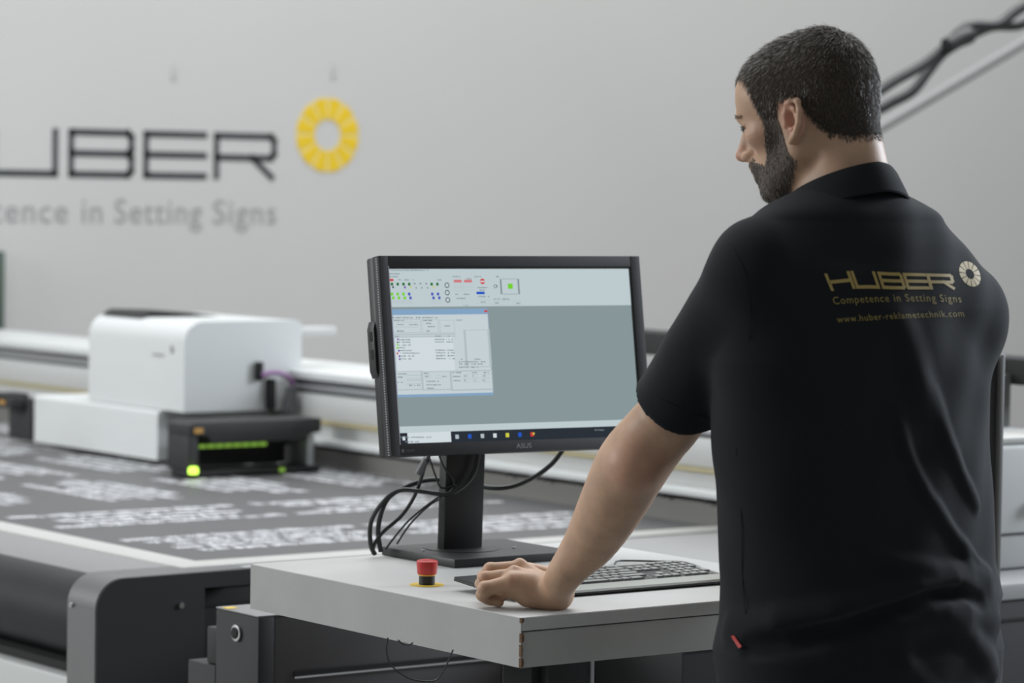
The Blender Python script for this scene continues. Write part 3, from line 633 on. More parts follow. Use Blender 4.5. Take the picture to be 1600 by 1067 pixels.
def sculpt(f, lo, hi, h, bs=8):
    lo = np.array(lo, float); n = np.ceil((np.array(hi)-lo)/(h*bs)).astype(int)
    g = np.stack(np.meshgrid(*[np.arange(k) for k in n], indexing='ij'), -1).reshape(-1, 3)
    cen = lo+(g+.5)*bs*h; dv = []
    for i in range(0, len(cen), 200000): dv.append(f(cen[i:i+200000]))
    g = g[np.abs(np.concatenate(dv)) < bs*h*1.15]
    k = bs+1; loc = np.stack(np.meshgrid(*[np.arange(k)]*3, indexing='ij'), -1).reshape(-1, 3)
    keys = []; pos = []; flags = []
    corner = [(0, 0, 0), (1, 0, 0), (0, 1, 0), (1, 1, 0), (0, 0, 1), (1, 0, 1), (0, 1, 1), (1, 1, 1)]
    edges = [(a, b) for a in range(8) for b in range(a+1, 8) if sum(abs(corner[a][i]-corner[b][i]) for i in range(3)) == 1]
    for s in range(0, len(g), 400):
        gb = g[s:s+400]; idx = gb[:, None, :]*bs+loc[None]; P = lo+idx.reshape(-1, 3)*h
        d = f(P).reshape(len(gb), k, k, k)
        c = [d[:, a:a+bs, b:b+bs, e:e+bs] for a, b, e in corner]
        sg = [x < 0 for x in c]; cnt = sum(x.astype(int) for x in sg); act = (cnt > 0) & (cnt < 8)
        bi, i, j, l = np.nonzero(act)
        cv = np.stack([x[bi, i, j, l] for x in c], 1); sum_ = np.zeros((len(bi), 3)); num = np.zeros(len(bi))
        for a, b in edges:
            va, vb = cv[:, a], cv[:, b]; x = (va < 0) != (vb < 0)
            t = np.where(x, va/(np.where(x, va-vb, 1)), 0)
            p = np.array(corner[a], float)+t[:, None]*(np.array(corner[b], float)-np.array(corner[a], float))
            sum_ += p*x[:, None]; num += x
        base = gb[bi]*bs+np.stack([i, j, l], 1)
        keys.append(base); pos.append(lo+(base+sum_/num[:, None])*h); flags.append(cv[:, [0, 1, 2, 4]] < 0)
    keys = np.concatenate(keys); pos = np.concatenate(pos); fl = np.concatenate(flags)
    N = n*bs+2; lin = lambda q: (q[:, 0]*N[1]+q[:, 1])*N[2]+q[:, 2]
    kl = lin(keys); od = np.argsort(kl); kl = kl[od]; keys = keys[od]; pos = pos[od]; fl = fl[od]
    faces = []
    for ax in range(3):
        o1, o2 = [(1, 2), (2, 0), (0, 1)][ax]
        x = fl[:, 0] != fl[:, 1+ax]; q = keys[x]; f0 = fl[x, 0]
        e1 = np.zeros(3, int); e1[o1] = 1; e2 = np.zeros(3, int); e2[o2] = 1
        ids = []; ok = np.ones(len(q), bool)
        for off in (0*e1, e1, e1+e2, e2):
            kk = lin(q-off); ii = np.clip(np.searchsorted(kl, kk), 0, len(kl)-1); ok &= kl[ii] == kk; ids.append(ii)
        F = np.stack(ids, 1); F = np.where(f0[:, None], F, F[:, ::-1])[ok]; faces.append(F)
    return pos, np.concatenate(faces)
def mesh_obj(name, v, f, m, parent=None, smooth_iter=0):
    me = bpy.data.meshes.new(name)
    me.vertices.add(len(v)); me.vertices.foreach_set('co', np.asarray(v, np.float32).ravel())
    f = np.asarray(f); k = f.shape[1]
    me.loops.add(f.size); me.loops.foreach_set('vertex_index', f.ravel().astype(np.int32))
    me.polygons.add(len(f)); me.polygons.foreach_set('loop_start', np.arange(0, f.size, k, dtype=np.int32))
    me.update(calc_edges=True); me.validate(); me.materials.append(m)
    me.polygons.foreach_set('use_smooth', [True]*len(me.polygons))
    o = bpy.data.objects.new(name, me); COL.objects.link(o)
    if parent: o.parent = parent; o.matrix_parent_inverse = parent.matrix_world.inverted()
    return o
def relax(v, f, it, lam=.5):
    v = v.copy(); e = np.concatenate([f[:, [i, (i+1) % f.shape[1]]] for i in range(f.shape[1])])
    for k in range(it):
        for l_ in (lam, -lam*1.04):
            s = np.zeros_like(v); c = np.zeros(len(v)); np.add.at(s, e[:, 0], v[e[:, 1]]); np.add.at(c, e[:, 0], 1)
            v += l_*(s/np.maximum(c, 1)[:, None]-v)
    return v

# ------------------------------------------------------------------ the operator
man = thing('person', (.35, -.45, 0), 'bearded short-haired person in a dark polo shirt leaning at the desk', 'person')
# --- head frame
HS = 1.04
yaw = math.radians(25); pit = math.radians(14)
Hf = V(-math.sin(yaw)*math.cos(pit), math.cos(yaw)*math.cos(pit), -math.sin(pit))
Hl = nrm_(np.cross(V(0, 0, 1), Hf)); Hu = np.cross(Hf, Hl)
HR = np.stack([Hf, Hl, Hu], 1)          # columns
HC = onY(1258, 154, -.33)
def h2w(p): return HC+HR@(np.array(p, float)*HS)
def w2h(P): return (P-HC)@HR/HS
def ear(P, s):
    # s=+1 left ear ; P in head space
    c = V(-.008, s*.076, -.030); out = None
    pts = [(.008, -.026), (.011, -.012), (.012, .004), (.007, .018), (-.004, .023), (-.014, .017), (-.017, .002), (-.014, -.014), (-.006, -.029), (.003, -.036)]
    pr3 = [c+V(p[0]-p[1]*.18, s*(.009-p[0]*.45), p[1]) for p in pts]
    out = d_ell(P, c+V(-.003, s*.002, -.006), (.015, .007, .027))
    for a, b in zip(pr3[1:-1], pr3[2:]): out = su(out, d_cap(P, a, b, .0042, .0042), .004)
    anti = [(.001, .013), (-.006, .008), (-.008, -.003), (-.004, -.015), (.003, -.020)]
    ap = [c+V(p[0]-p[1]*.18, s*(.0075-p[0]*.45), p[1]) for p in anti]
    for a, b in zip(ap[:-1], ap[1:]): out = su(out, d_cap(P, a, b, .0032, .0032), .004)
    out = ss(out, d_ell(P, c+V(.002, s*.011, -.005), (.0075, .013, .012)), .003)
    out = su(out, d_cap(P, c+V(.012, s*.002, -.010), c+V(.010, s*.003, -.002), .004, .003), .003)
    out = su(out, d_ell(P, c+V(.004, s*.004, -.032), (.008, .005, .010)), .005)
    return out
def head(P):
    Q = w2h(P)
    d = d_ell(Q, (-.004, 0, .010), (.101, .079, .084))
    d = su(d, d_ell(Q, (-.042, 0, .028), (.058, .066, .062)), .02)
    d = su(d, d_ell(Q, (-.040, 0, -.012), (.062, .068, .070)), .03)
    d = su(d, d_ell(Q, (.050, 0, .010), (.045, .058, .052)), .03)
    d = su(d, d_ell(Q, (.040, 0, -.060), (.046, .054, .066)), .025)
    d = su(d, d_ell(Q, (.050, 0, -.105), (.040, .042, .030)), .025)
    d = su(d, d_ell(Q, (.078, 0, -.122), (.017, .021, .016)), .018)
    for s in (1, -1):
        d = su(d, d_cap(Q, (.002, s*.052, -.078), (.055, s*.032, -.118), .018, .016), .02)
        d = su(d, d_cap(Q, (.0, s*.056, -.04), (.002, s*.052, -.080), .018, .017), .02)
        d = su(d, d_ell(Q, (.060, s*.042, -.040), (.024, .020, .016)), .018)
        d = ss(d, d_ell(Q, (.096, s*.032, -.026), (.016, .017, .0125)), .012)
        d = su(d, d_sph(Q, (.078, s*.031, -.027), .0128), .003)
        d = su(d, d_cap(Q, (.0885, s*.018, -.020), (.083, s*.044, -.019), .0035, .003), .005)
        d = su(d, d_cap(Q, (.088, s*.020, -.034), (.083, s*.042, -.034), .003, .003), .005)
    d = su(d, d_cap(Q, (.088, -.030, -.008), (.093, 0, -.006), .010, .010), .012)
    d = su(d, d_cap(Q, (.088, .030, -.008), (.093, 0, -.006), .010, .010), .012)
    d = su(d, d_cap(Q, (.095, 0, -.018), (.113, 0, -.054), .0075, .0095), .009)
    d = su(d, d_cap(Q, (.090, 0, -.028), (.094, 0, -.068), .011, .014), .008)
    d = su(d, d_ell(Q, (.113, 0, -.058), (.013, .0105, .0095)), .006)
    for s in (1, -1): d = su(d, d_ell(Q, (.103, s*.012, -.062), (.010, .0065, .007)), .005); d = ss(d, d_ell(Q, (.107, s*.0085, -.0695), (.006, .0035, .005)), .002)
    d = su(d, d_ell(Q, (.086, 0, -.085), (.016, .026, .022)), .012)
    d = su(d, d_cap(Q, (.096, -.016, -.0835), (.1005, 0, -.082), .0045, .0055), .004)
    d = su(d, d_cap(Q, (.096, .016, -.0835), (.1005, 0, -.082), .0045, .0055), .004)
    d = su(d, d_cap(Q, (.093, -.014, -.0955), (.097, 0, -.0955), .005, .0065), .004)
    d = su(d, d_cap(Q, (.093, .014, -.0955), (.097, 0, -.0955), .005, .0065), .004)
    for s in (1, -1): d = su(d, ear(Q, s), .004)
    return d*HS
NB0 = h2w((-.040, 0, -.055)); NB1 = onY(1328, 290, -.405)
def neck(P):
    d = d_cap(P, NB0, NB1, .056, .060)
    d = su(d, d_cap(P, h2w((-.050, 0, -.045)), NB1+V(-.004, .0, .0), .042, .052), .03)
    d = su(d, d_cap(P, h2w((.020, 0, -.085)), NB1+V(-.01, .04, -.01), .046, .052), .03)
    return d
# --- left arm + hand
SL = onY(1186, 418, -.42); EL = onY(1008, 716, -.185); WR = onZ(868, 925, .957)
NODES = [(1186, 418, -.42, 61), (1115, 540, -.32, 57), (1050, 648, -.24, 53), (1024, 680, -.215, 53), (988, 727, -.18, 56), (955, 790, -.13, 50.5), (925, 843, -.07, 42), (902, 872, -.04, 34), (881, 899, -.01, 28.5)]
CP = [onY(x, y, Y) for x, y, Y, r in NODES]+[WR]; CR = [r*.001 for *_, r in NODES]+[.026]
def _chain(n=4):
    pts = []; N_ = len(CP)
    for i in range(N_-1):
        k = [max(i-1, 0), i, i+1, min(i+2, N_-1)]
        for j in range(n):
            t = j/n; w_ = [-.5*t+t*t-.5*t**3, 1-2.5*t*t+1.5*t**3, .5*t+2*t*t-1.5*t**3, -.5*t*t+.5*t**3]
            pts.append((sum(w_[q]*CP[k[q]] for q in range(4)), sum(w_[q]*CR[k[q]] for q in range(4))))
    return pts+[(CP[-1], CR[-1])]
CHAIN = _chain()
def arm(P, S_, E_, W_, up_=None):
    if S_ is SL:
        d = None
        for (a, ra), (b, rb) in zip(CHAIN[:-1], CHAIN[1:]):
            c = d_cap(P, a, b, ra, rb); d = c if d is None else np.minimum(d, c)
        return su(d, d_sph(P, onY(990, 728, -.213), .034), .03)
    d = d_cap(P, S_, E_, .062, .044)
    d = su(d, d_cap(P, S_+(E_-S_)*.35, S_+(E_-S_)*.8, .056, .052), .03)
    d = su(d, d_cap(P, E_+(W_-E_)*.05, E_+(W_-E_)*.30, .043, .042), .04)
    d = su(d, d_cap(P, E_+(W_-E_)*.25, E_+(W_-E_)*.75, .043, .036), .03)
    d = su(d, d_cap(P, E_+(W_-E_)*.7, W_, .034, .027), .02)
    return d
MCP = [onZ(812, 887, .990), onZ(803, 898, .983), onZ(799, 910, .973), onZ(803, 923, .958)]
PIP = [onZ(766, 890, .986), onZ(758, 903, .976), onZ(758, 920, .962), onZ(778, 932, .946)]
DIP = [onZ(755, 901, .969), onZ(751, 912, .960), onZ(754, 929, .951), onZ(768, 937, .9415)]
TIP = [onZ(762, 913, .955), onZ(757, 921, .950), onZ(762, 936, .943), onZ(780, 941, .9385)]
def hand(P):
    d = d_cap(P, WR, (MCP[1]+MCP[2])/2-V(0, 0, .008), .026, .017)
    d = su(d, d_cap(P, onZ(856, 902, .972), onZ(826, 890, .985), .018, .012), .012)
    for i, (a, r) in enumerate(zip(MCP, (.0125, .0125, .0120, .0115))):
        d = su(d, d_cap(P, WR+(a-WR)*.12, a-V(0, 0, .001), .020, r), .014)
    d = su(d, d_cap(P, WR+V(.0, .0, -.008), MCP[3]+V(.012, -.02, -.010), .019, .014), .014)      # ulnar edge
    th = [WR+(MCP[0]-WR)*.25+V(.012, .004, -.004), onZ(838, 902, .960), onZ(812, 900, .950), onZ(792, 903, .949)]
    d = su(d, d_cap(P, th[0], th[1], .016, .014), .012); d = su(d, d_cap(P, th[1], th[2], .0125, .0105), .006); d = su(d, d_cap(P, th[2], th[3], .0105, .0085), .004)
    # knuckle bumps and tendons
    for a, r in zip(MCP, (.0130, .0125, .0125, .0115)): d = su(d, d_sph(P, a+V(0, 0, .0015), r), .003)
    for a in MCP[:3]: d = su(d, d_cap(P, WR+(a-WR)*.45+V(-.001, -.001, .0125), a+V(0, 0, .010), .003, .004), .008)
    d = su(d, d_sph(P, onZ(872, 912, .972), .013), .016)
    for i in range(4):
        r = (.0112, .0105, .0120, .0098)[i]; fd = d_cap(P, MCP[i], PIP[i], r*1.08, r)
        fd = su(fd, d_sph(P, PIP[i], r*1.06), .003)
        fd = su(fd, d_cap(P, PIP[i], DIP[i], r*.98, r*.88), .003)
        fd = su(fd, d_cap(P, DIP[i], TIP[i], r*.9, r*.78), .003)
        d = su(d, fd, .0035)
    return d
# right arm (mostly hidden in front of the body, hand on the desk)
SR = V(.508, -.43, 1.415); ER = V(.585, -.285, 1.15); WRr = V(.640, .03, 1.00)
def rhand(P):
    k = V(.635, .115, .985); d = d_cap(P, WRr, k, .027, .022)
    for i, ox in enumerate((-.030, -.010, .011, .031)):
        m0 = k+V(ox, .005-abs(ox)*.2, .0); m1 = m0+V(0, .040, -.006); m2 = m1+V(0, .018, -.014); m3 = m2+V(0, .008, -.010)
        d = su(d, d_cap(P, WRr, m0, .018, .0115), .012)
        fd = su(su(d_cap(P, m0, m1, .0108, .0098), d_cap(P, m1, m2, .0096, .0088), .003), d_cap(P, m2, m3, .0086, .0076), .003); d = su(d, fd, .003)
    t0 = WRr+V(-.02, .02, -.006); d = su(d, d_cap(P, t0, k+V(-.045, .0, -.012), .015, .012), .01); d = su(d, d_cap(P, k+V(-.045, 0, -.012), k+V(-.048, .035, -.018), .011, .009), .004)
    return d
# --- torso
ROWS = [(1250, 1135, 1548, .165, -.48), (1150, 1131, 1552, .175, -.478), (1067, 1130, 1552, .178, -.475), (1010, 1124, 1557, .182, -.47), (965, 1133, 1550, .174, -.465), (930, 1133, 1558, .178, -.46), (880, 1129, 1549, .168, -.452), (800, 1126, 1543, .162, -.443), (720, 1121, 1540, .157, -.435),
        (650, 1117, 1541, .152, -.43), (560, 1116, 1541, .145, -.425), (480, 1130, 1532, .136, -.42), (420, 1155, 1506, .122, -.418), (380, 1185, 1478, .100, -.415), (345, 1215, 1450, .078, -.412)]
tz, ta, tb_, tcx, tcy = [], [], [], [], []
for y, l, r, b, yc in ROWS:
    L = onY(l, y, yc); R = onY(r, y, yc); Cn = onY((l+r)/2, y, yc)
    hw = np.linalg.norm(R-L)*abs(RT[0])/2; tz.append(Cn[2]); tb_.append(b); hw *= .972; ta.append(math.sqrt(max(hw**2-(.595*b)**2, .0004))/.80); tcx.append(Cn[0]+.004); tcy.append(yc)
tz, ta, tb_, tcx, tcy = map(np.array, (tz, ta, tb_, tcx, tcy))
def column(P, inset=0):
    z = np.clip(P[:, 2], tz[0], tz[-1]); A_ = np.interp(z, tz, ta)-inset; B_ = np.interp(z, tz, tb_)-inset; X_ = np.interp(z, tz, tcx); Y_ = np.interp(z, tz, tcy)
    x = (P[:, 0]-X_)/A_; y = (P[:, 1]-Y_)/B_; e = 2.0
    n = (np.abs(x)**e+np.abs(y)**e)**(1/e)
    d = (n-1)*np.minimum(A_, B_)*.95
    dz = np.maximum(P[:, 2]-(tz[-1]-inset), (tz[0]+inset)-P[:, 2])
    return np.where(dz > 0, np.sqrt(np.maximum(d, 0)**2+dz**2), np.maximum(d, dz))
def body(P):
    d = np.maximum(column(P, .022), .86-P[:, 2])
    d = su(d, d_cap(P, SL, NB1+V(0, 0, -.05), .045, .055), .03); d = su(d, d_cap(P, SR, NB1+V(0, 0, -.05), .045, .055), .03)
    d = su(d, f_neck(P), .03); d = su(d, f_arm(P), .02); d = su(d, f_rarm(P), .02)
    d = np.minimum(d, f_leg(P))
    return d
HIP = V(.335, -.475, .90)
def leg(P):
    d = None
    for s in (-1, 1):
        h = HIP+V(s*.095, 0, -.02); k = V(.335+s*.115, -.45, .50); a = V(.335+s*.13, -.49, .09)
        q = su(d_cap(P, h, k, .080, .055), d_cap(P, k, a, .052, .036), .02); d = q if d is None else su(d, q, .01)
    return d
def headneck(P): return su(head(P), neck(P), .018)
f_neck = culled(headneck, HC+V(.0, 0, -.04), .25)
f_arm = culled(lambda P: su(arm(P, SL, EL, WR), culled(hand, (MCP[1]+WR)/2, .12)(P), .016), (SL+WR)/2, .42)
f_rarm = culled(lambda P: su(arm(P, SR, ER, WRr), culled(rhand, (WRr+V(.635, .15, .97))/2, .12)(P), .016), (SR+WRr)/2, .42)
f_leg = culled(leg, V(.335, -.47, .48), .60)
QUICK = False
v, f = sculpt(body, (-.08, -.72, .02), (.80, .30, 1.95), .0032 if QUICK else .0026)
v = relax(v, f, 3)
bodyo = mesh_obj('body', v, f, M['skin'], man)
BV, BF = v, f
_q = w2h(BV); fl = .5*np.clip(1-np.linalg.norm((_q-V(-.008, .080, -.030))/V(.028, .012, .042), axis=1)**2, 0, 1)**.4
for c_, r_, k_ in [(onY(992, 728, -.23), .06, .32)]+[(p, .016, .5) for p in MCP]+[(p, .014, .35) for p in PIP]+[(h2w((.115, 0, -.058)), .022, .45), (h2w((.060, .045, -.045)), .03, .3)]:
    fl = np.maximum(fl, k_*np.clip(1-(np.linalg.norm(BV-c_, axis=1)/r_)**2, 0, 1))
_a = bodyo.data.attributes.new('flush', 'FLOAT', 'POINT'); _a.data.foreach_set('value', fl.astype(np.float32))

# eyes
for s in (1, -1):
    c = h2w((.078, s*.031, -.027)); r_e = .0129*HS; t_ = [(i, j) for i in range(9) for j in range(20)]
    def dome(r0, a1, n1, c=c, r_e=r_e):
        vv = [c+HR@V(math.cos(a)*r0, math.sin(a)*r0*math.cos(b), math.sin(a)*r0*math.sin(b)-.25*0) for a in np.linspace(.01, a1, n1) for b in np.linspace(0, 2*math.pi, 20, endpoint=False)]
        return MB().add(vv, [(i*20+j, i*20+(j+1) % 20, (i+1)*20+(j+1) % 20, (i+1)*20+j) for i in range(n1-1) for j in range(20)])
    o = dome(r_e, 1.5, 9).build('eye', M['eye'], man, smooth=True)
    dome(r_e+.0003, .48, 5).build('iris', M['iris'], o, smooth=True)

# --- hair, beard, eyebrows
fc = BV[BF].mean(1); e1 = BV[BF[:, 2]]-BV[BF[:, 0]]; e2 = BV[BF[:, 3]]-BV[BF[:, 1]]; fn = np.cross(e1, e2); ar = np.linalg.norm(fn, axis=1)/2; fn /= (2*ar[:, None]+1e-12)
if ((fc-HC)*fn)[fc[:, 2] > HC[2]+.05].sum() < 0: fn = -fn
Qh = w2h(fc)
def hair_w(Q):   # positive inside the hair region, metres to the boundary (rough)
    x, y, z = Q[:, 0], np.abs(Q[:, 1]), Q[:, 2]
    front = np.interp(x, [-.12, -.078, -.05, -.034, -.018, .008, .016, .020, .044, .050, .056, .064, .1], [-.082, -.080, -.068, -.045, -.006, -.002, -.010, -.030, -.026, .004, .030, .042, .047])
    front = np.where((x > .064), .047-.14*(.086-x).clip(0, 1)+y*.06, front)
    return z-front
def beard_w(Q):
    x, y, z = Q[:, 0], np.abs(Q[:, 1]), Q[:, 2]
    up_ = np.interp(x, [.0, .014, .020, .042, .050, .058, .066, .080, .088, .12], [-.085, -.075, -.016, -.020, -.052, -.074, -.084, -.076, -.071, -.068])
    lo_ = np.interp(x, [-.01, .01, .04, .08, .12], [-.060, -.100, -.138, -.15, -.15])
    d = np.minimum(np.minimum(up_-z, z-lo_), x-.006)
    lips = (np.abs(z+.089) < .011) & (y < .020) & (x > .085)
    nose = (z > -.074) & (y < .017) & (x > .095)
    earr = (x < .018) & (y > .072)
    return np.where(lips | nose, -.02, np.where(earr, -.02, d))
notear = ~((np.abs(Qh[:, 1]) > .0795) & (Qh[:, 0] < .022) & (Qh[:, 0] > -.045) & (Qh[:, 2] < -.006) & (Qh[:, 2] > -.075))
inhead = np.linalg.norm(Qh-V(.0, 0, -.01), axis=1) < .18
def cap(name, mask, off, m, parent):
    F = BF[mask]; ids = np.unique(F); mp_ = -np.ones(len(BV), int); mp_[ids] = np.arange(len(ids))
    vn = np.zeros_like(BV); 
    for k in range(4): np.add.at(vn, BF[:, k], fn)
    vn = vn[ids]; vn /= np.linalg.norm(vn, axis=1)[:, None]+1e-9
    return mesh_obj(name, BV[ids]+vn*off, mp_[F], m, parent)
hm = inhead & notear & (hair_w(Qh) > .004) 
capo = cap('hair', hm, .0016, M['hair'], man)
capo['label'] = 'short brown hair'
Mstr = mat('hair_strand', (.075, .054, .036), .38, spec=.6); Mgrey = mat('beard_strand', (.12, .10, .083), .5); 
def strands(name, w_, nn, length, lean, m, parent, width=.00032, fuzz=.006, dens=None):
    ok = inhead & notear & (w_+np.random.uniform(-fuzz, fuzz, len(w_)) > 0); ids = np.nonzero(ok)[0]
    pr_ = ar[ids]*(dens(Qh[ids]) if dens else 1); pr_ /= pr_.sum(); pick = np.random.choice(ids, nn, p=pr_)
    a = np.random.rand(nn, 1); b = np.random.rand(nn, 1); q = BV[BF[pick]]
    root = (q[:, 0]*(1-a)*(1-b)+q[:, 1]*a*(1-b)+q[:, 2]*a*b+q[:, 3]*(1-a)*b)
    n_ = fn[pick]; Lh = length(Qh[pick])*np.random.uniform(.65, 1.2, nn); dirw = lean(Qh[pick])@HR.T
    dirw -= (dirw*n_).sum(1)[:, None]*n_; dirw /= np.linalg.norm(dirw, axis=1)[:, None]+1e-9
    dirw += np.random.normal(0, .20, (nn, 3)); side = np.cross(dirw, n_); side /= np.linalg.norm(side, axis=1)[:, None]+1e-9
    side = side*np.cos(np.random.uniform(-.8, .8, nn))[:, None]+n_*np.sin(np.random.uniform(-.8, .8, nn))[:, None]
    rise = np.random.uniform(.12, .45, nn)[:, None]
    p1 = root+(n_*rise*.75+dirw*.6)*Lh[:, None]*.5; p2 = p1+(n_*rise*.15+dirw*.95)*Lh[:, None]*.55
    hw = side*width*np.random.uniform(.7, 1.3, nn)[:, None]
    vv = np.stack([root-hw, root+hw, p1-hw*.9, p1+hw*.9, p2-hw*.25, p2+hw*.25], 1).reshape(-1, 3)
    i0 = np.arange(nn)[:, None]*6; F = np.concatenate([i0+np.array([[0, 1, 3, 2]]), i0+np.array([[2, 3, 5, 4]])])
    return mesh_obj(name, vv, F, m, parent)
def hl_(Q): return np.interp(Q[:, 2], [-.09, -.05, -.01, .03, .06, .1], [.006, .007, .009, .011, .013, .014])*np.where(Q[:, 0] > .07, .8, 1)
def hlean(Q):
    # whorl at the crown, combed forward on top, down at the sides and back
    d = Q-V(-.05, 0, .075); out = d*V(1, 1, 1); out[:, 0] += np.where(Q[:, 2] > .02, .06, .0); out[:, 2] -= .05
    return out
hs = strands('hair_strands', hair_w(Qh), 60000, hl_, hlean, Mstr, capo)
hs['kind'] = 'stuff'
bw = beard_w(Qh)
bm_ = inhead & (bw > .004)
Mbeardbase = mat('beard_base', (.085, .062, .046), .7, var=.35, vscale=220)
bo = cap('beard', bm_, .0008, Mbeardbase, man); bo['label'] = 'short brown beard flecked with grey'
bs_ = strands('beard_strands', bw, 9000, lambda Q: np.full(len(Q), .0068), lambda Q: np.tile(V(.25, 0, -1), (len(Q), 1)), Mgrey, bo, .0004, .005)
bs_['kind'] = 'stuff'
ebw = .0032-np.abs(Qh[:, 2]-(-.004-np.abs(np.abs(Qh[:, 1])-.028)*.22)); ebw = np.where((np.abs(Qh[:, 1]) > .010) & (np.abs(Qh[:, 1]) < .048) & (Qh[:, 0] > .06), ebw, -1)
strands('eyebrow', ebw, 260, lambda Q: np.full(len(Q), .006), lambda Q: np.stack([Q[:, 0]*0-.3, np.sign(Q[:, 1]), .15+Q[:, 0]*0], 1), Mstr, man, .0004, .001)

lw = .0016-np.abs(Qh[:, 2]+.0245-.10*(np.abs(Qh[:, 1])-.03)**1); lw = np.where((np.abs(Qh[:, 1]) > .018) & (np.abs(Qh[:, 1]) < .045) & (Qh[:, 0] > .07), lw, -1)
strands('eyelashes', lw, 160, lambda Q: np.full(len(Q), .009), lambda Q: np.stack([Q[:, 0]*0+1, np.sign(Q[:, 1])*.2, -.3+Q[:, 0]*0], 1), Mstr, man, .0004, .0004)

# --- polo shirt
aL = nrm_(EL-SL); HL = SL+(EL-SL)*.70; aR = nrm_(ER-SR); HRr = SR+(ER-SR)*.93
def prim(P, base=True):
    d = column(P)
    d = su(d, d_cap(P, SL, NB1+V(-.02, -.005, -.075), .066, .055), .08)
    d = su(d, d_cap(P, SR, NB1+V(.02, -.005, -.075), .066, .055), .08)
    d = su(d, d_ell(P, NB1+V(0, 0, -.09), (.13, .10, .085)), .06)
    return d
hemN = nrm_(aL+V(0.12, 0, .10))
def sleeve(P):
    dL = su(d_cap(P, SL+V(-.001, 0, -.004), SL+(EL-SL)*.8, .068, .069), d_cap(P, SL+V(.02, 0, -.02), SL+(EL-SL)*.6+V(.028, 0, -.01), .055, .045), .03)
    dL = np.maximum(dL, (P-HL)@hemN)
    dR = d_cap(P, SR, SR+(ER-SR)*.95, .067, .055); dR = np.maximum(dR, (P-HRr)@nrm_(aR)); dR = np.maximum(dR, -np.maximum(arm(P, SR, ER, WRr)-.004, -((P-(HRr-aR*.03))@aR)))
    return dL, dR
FOLDS = []
def shirt0(P):
    d = prim(P); a, b = sleeve(P); d = su(d, a, .018); d = su(d, b, .018)
    return d
def trace(x, y):
    v_ = wray(x, y); v_ = v_/np.linalg.norm(v_); t = 4.0
    for _ in range(60):
        dd = shirt0((CW+v_*t)[None])[0]; t += dd*.8
        if dd < 2e-4: break
    return CW+v_*t, v_
def fold(pts, r, depth, k=.02, sign=1):
    Q = [trace(x, y) for x, y in pts]; n_ = len(Q)-1; Q = [p+v_*((depth+(r*.9 if i in (0, n_) else 0)) if sign > 0 else -(depth+(r*.5 if i in (0, n_) else 0))) for i, (p, v_) in enumerate(Q)]; FOLDS.append((Q, r, k, sign))
fold([(1392, 640), (1412, 700), (1445, 775), (1490, 840), (1522, 880), (1538, 900)], .011, .006, .012)
fold([(1452, 620), (1475, 690), (1500, 745), (1518, 790)], .010, .006, .014)
fold([(1496, 850), (1510, 885), (1530, 905)], .009, .004, .010)
fold([(1400, 520), (1425, 590), (1440, 640)], .016, .013, .03)
fold([(1160, 985), (1220, 975), (1300, 962), (1370, 945), (1430, 925), (1480, 910), (1522, 910)], .024, .011, .02)
fold([(1165, 1010), (1230, 1003), (1320, 985), (1400, 958), (1450, 940), (1500, 932), (1535, 945)], .018, .008, .012, -1)
fold([(1300, 1020), (1400, 985), (1450, 968), (1500, 962), (1540, 972)], .020, .011, .02)
fold([(1420, 950), (1470, 965), (1510, 1000), (1540, 1050)], .018, .012)
fold([(1390, 1005), (1410, 1040), (1440, 1080)], .015, .011)
fold([(1350, 862), (1400, 880), (1450, 892), (1500, 900)], .010, .006, .02)
def shirt(P):
    d = shirt0(P)
    for Q, r, k, sg in FOLDS:
        q = None
        for a, b in zip(Q[:-1], Q[1:]):
            c = d_cap(P, a, b, r, r); q = c if q is None else np.minimum(q, c)
        d = su(d, q, k) if sg > 0 else ss(d, q, k)
    x, y, z = P.T
    d = d-.0016*np.sin(x*31+z*17+2*np.sin(z*9))*np.sin(z*23-y*13)-.0010*np.sin(x*61-z*37+y*20)
    # neck opening and hem
    d = ss(d, f_neck(P)-.004, .004)
    return np.maximum(d, .785-z)
v, f = sculpt(shirt, (-.10, -.75, .76), (.82, -.05, 1.66), .0034)
v = relax(v, f, 2)
polo = mesh_obj('polo_shirt', v, f, M['shirt'], man)
SV, SF = v, f
bvh = BVHTree.FromPolygons([tuple(p) for p in v], [tuple(map(int, q)) for q in f])
def hit(x, y, off=.0009):
    v_ = wray(x, y); v_ = v_/np.linalg.norm(v_); loc, nn, i, dd = bvh.ray_cast(Vector(CW), Vector(v_))
    if loc is None: loc = Vector(CW+v_*4.7)
    return tuple(np.array(loc)-v_*off)
# collar: folded ring
def ring_mesh(rows, n=72, close=True):
    vv = [p for r in rows for p in r]; F = []
    R_ = len(rows)
    for i in range(R_-1):
        for j in range(n): F.append((i*n+j, i*n+(j+1) % n, (i+1)*n+(j+1) % n, (i+1)*n+j))
    return vv, F
cc0 = onY(1324, 262, -.400)
CS = V(-.012, 0, -.001)
def cring(rx, ry, dz, slope, dy=0, fl=0):
    out = []
    for j in range(72):
        a = 2*math.pi*j/72; sx, sy = math.cos(a), math.sin(a)
        out.append(cc0+CS+V(rx*1.03*sx+.004, ry*sy+dy, dz-slope*(sy+1)*.5-fl*max(0, sy)**2-.006*abs(sx)))
    return out
rows_ = [cring(.0735, .078, -.030, .060, .004), cring(.0725, .076, .006, .062, .004), cring(.0755, .080, .0105, .062, .004), cring(.081, .086, .004, .064, .004), cring(.091, .096, -.014, .070, .004, .004), cring(.101, .104, -.031, .078, .004, .01), cring(.100, .103, -.034, .078, .004, .01), cring(.090, .095, -.020, .070, .004)]
vv, F = ring_mesh(rows_)
MB().add(vv, F).build('collar', M['shirt'], polo, smooth=True)
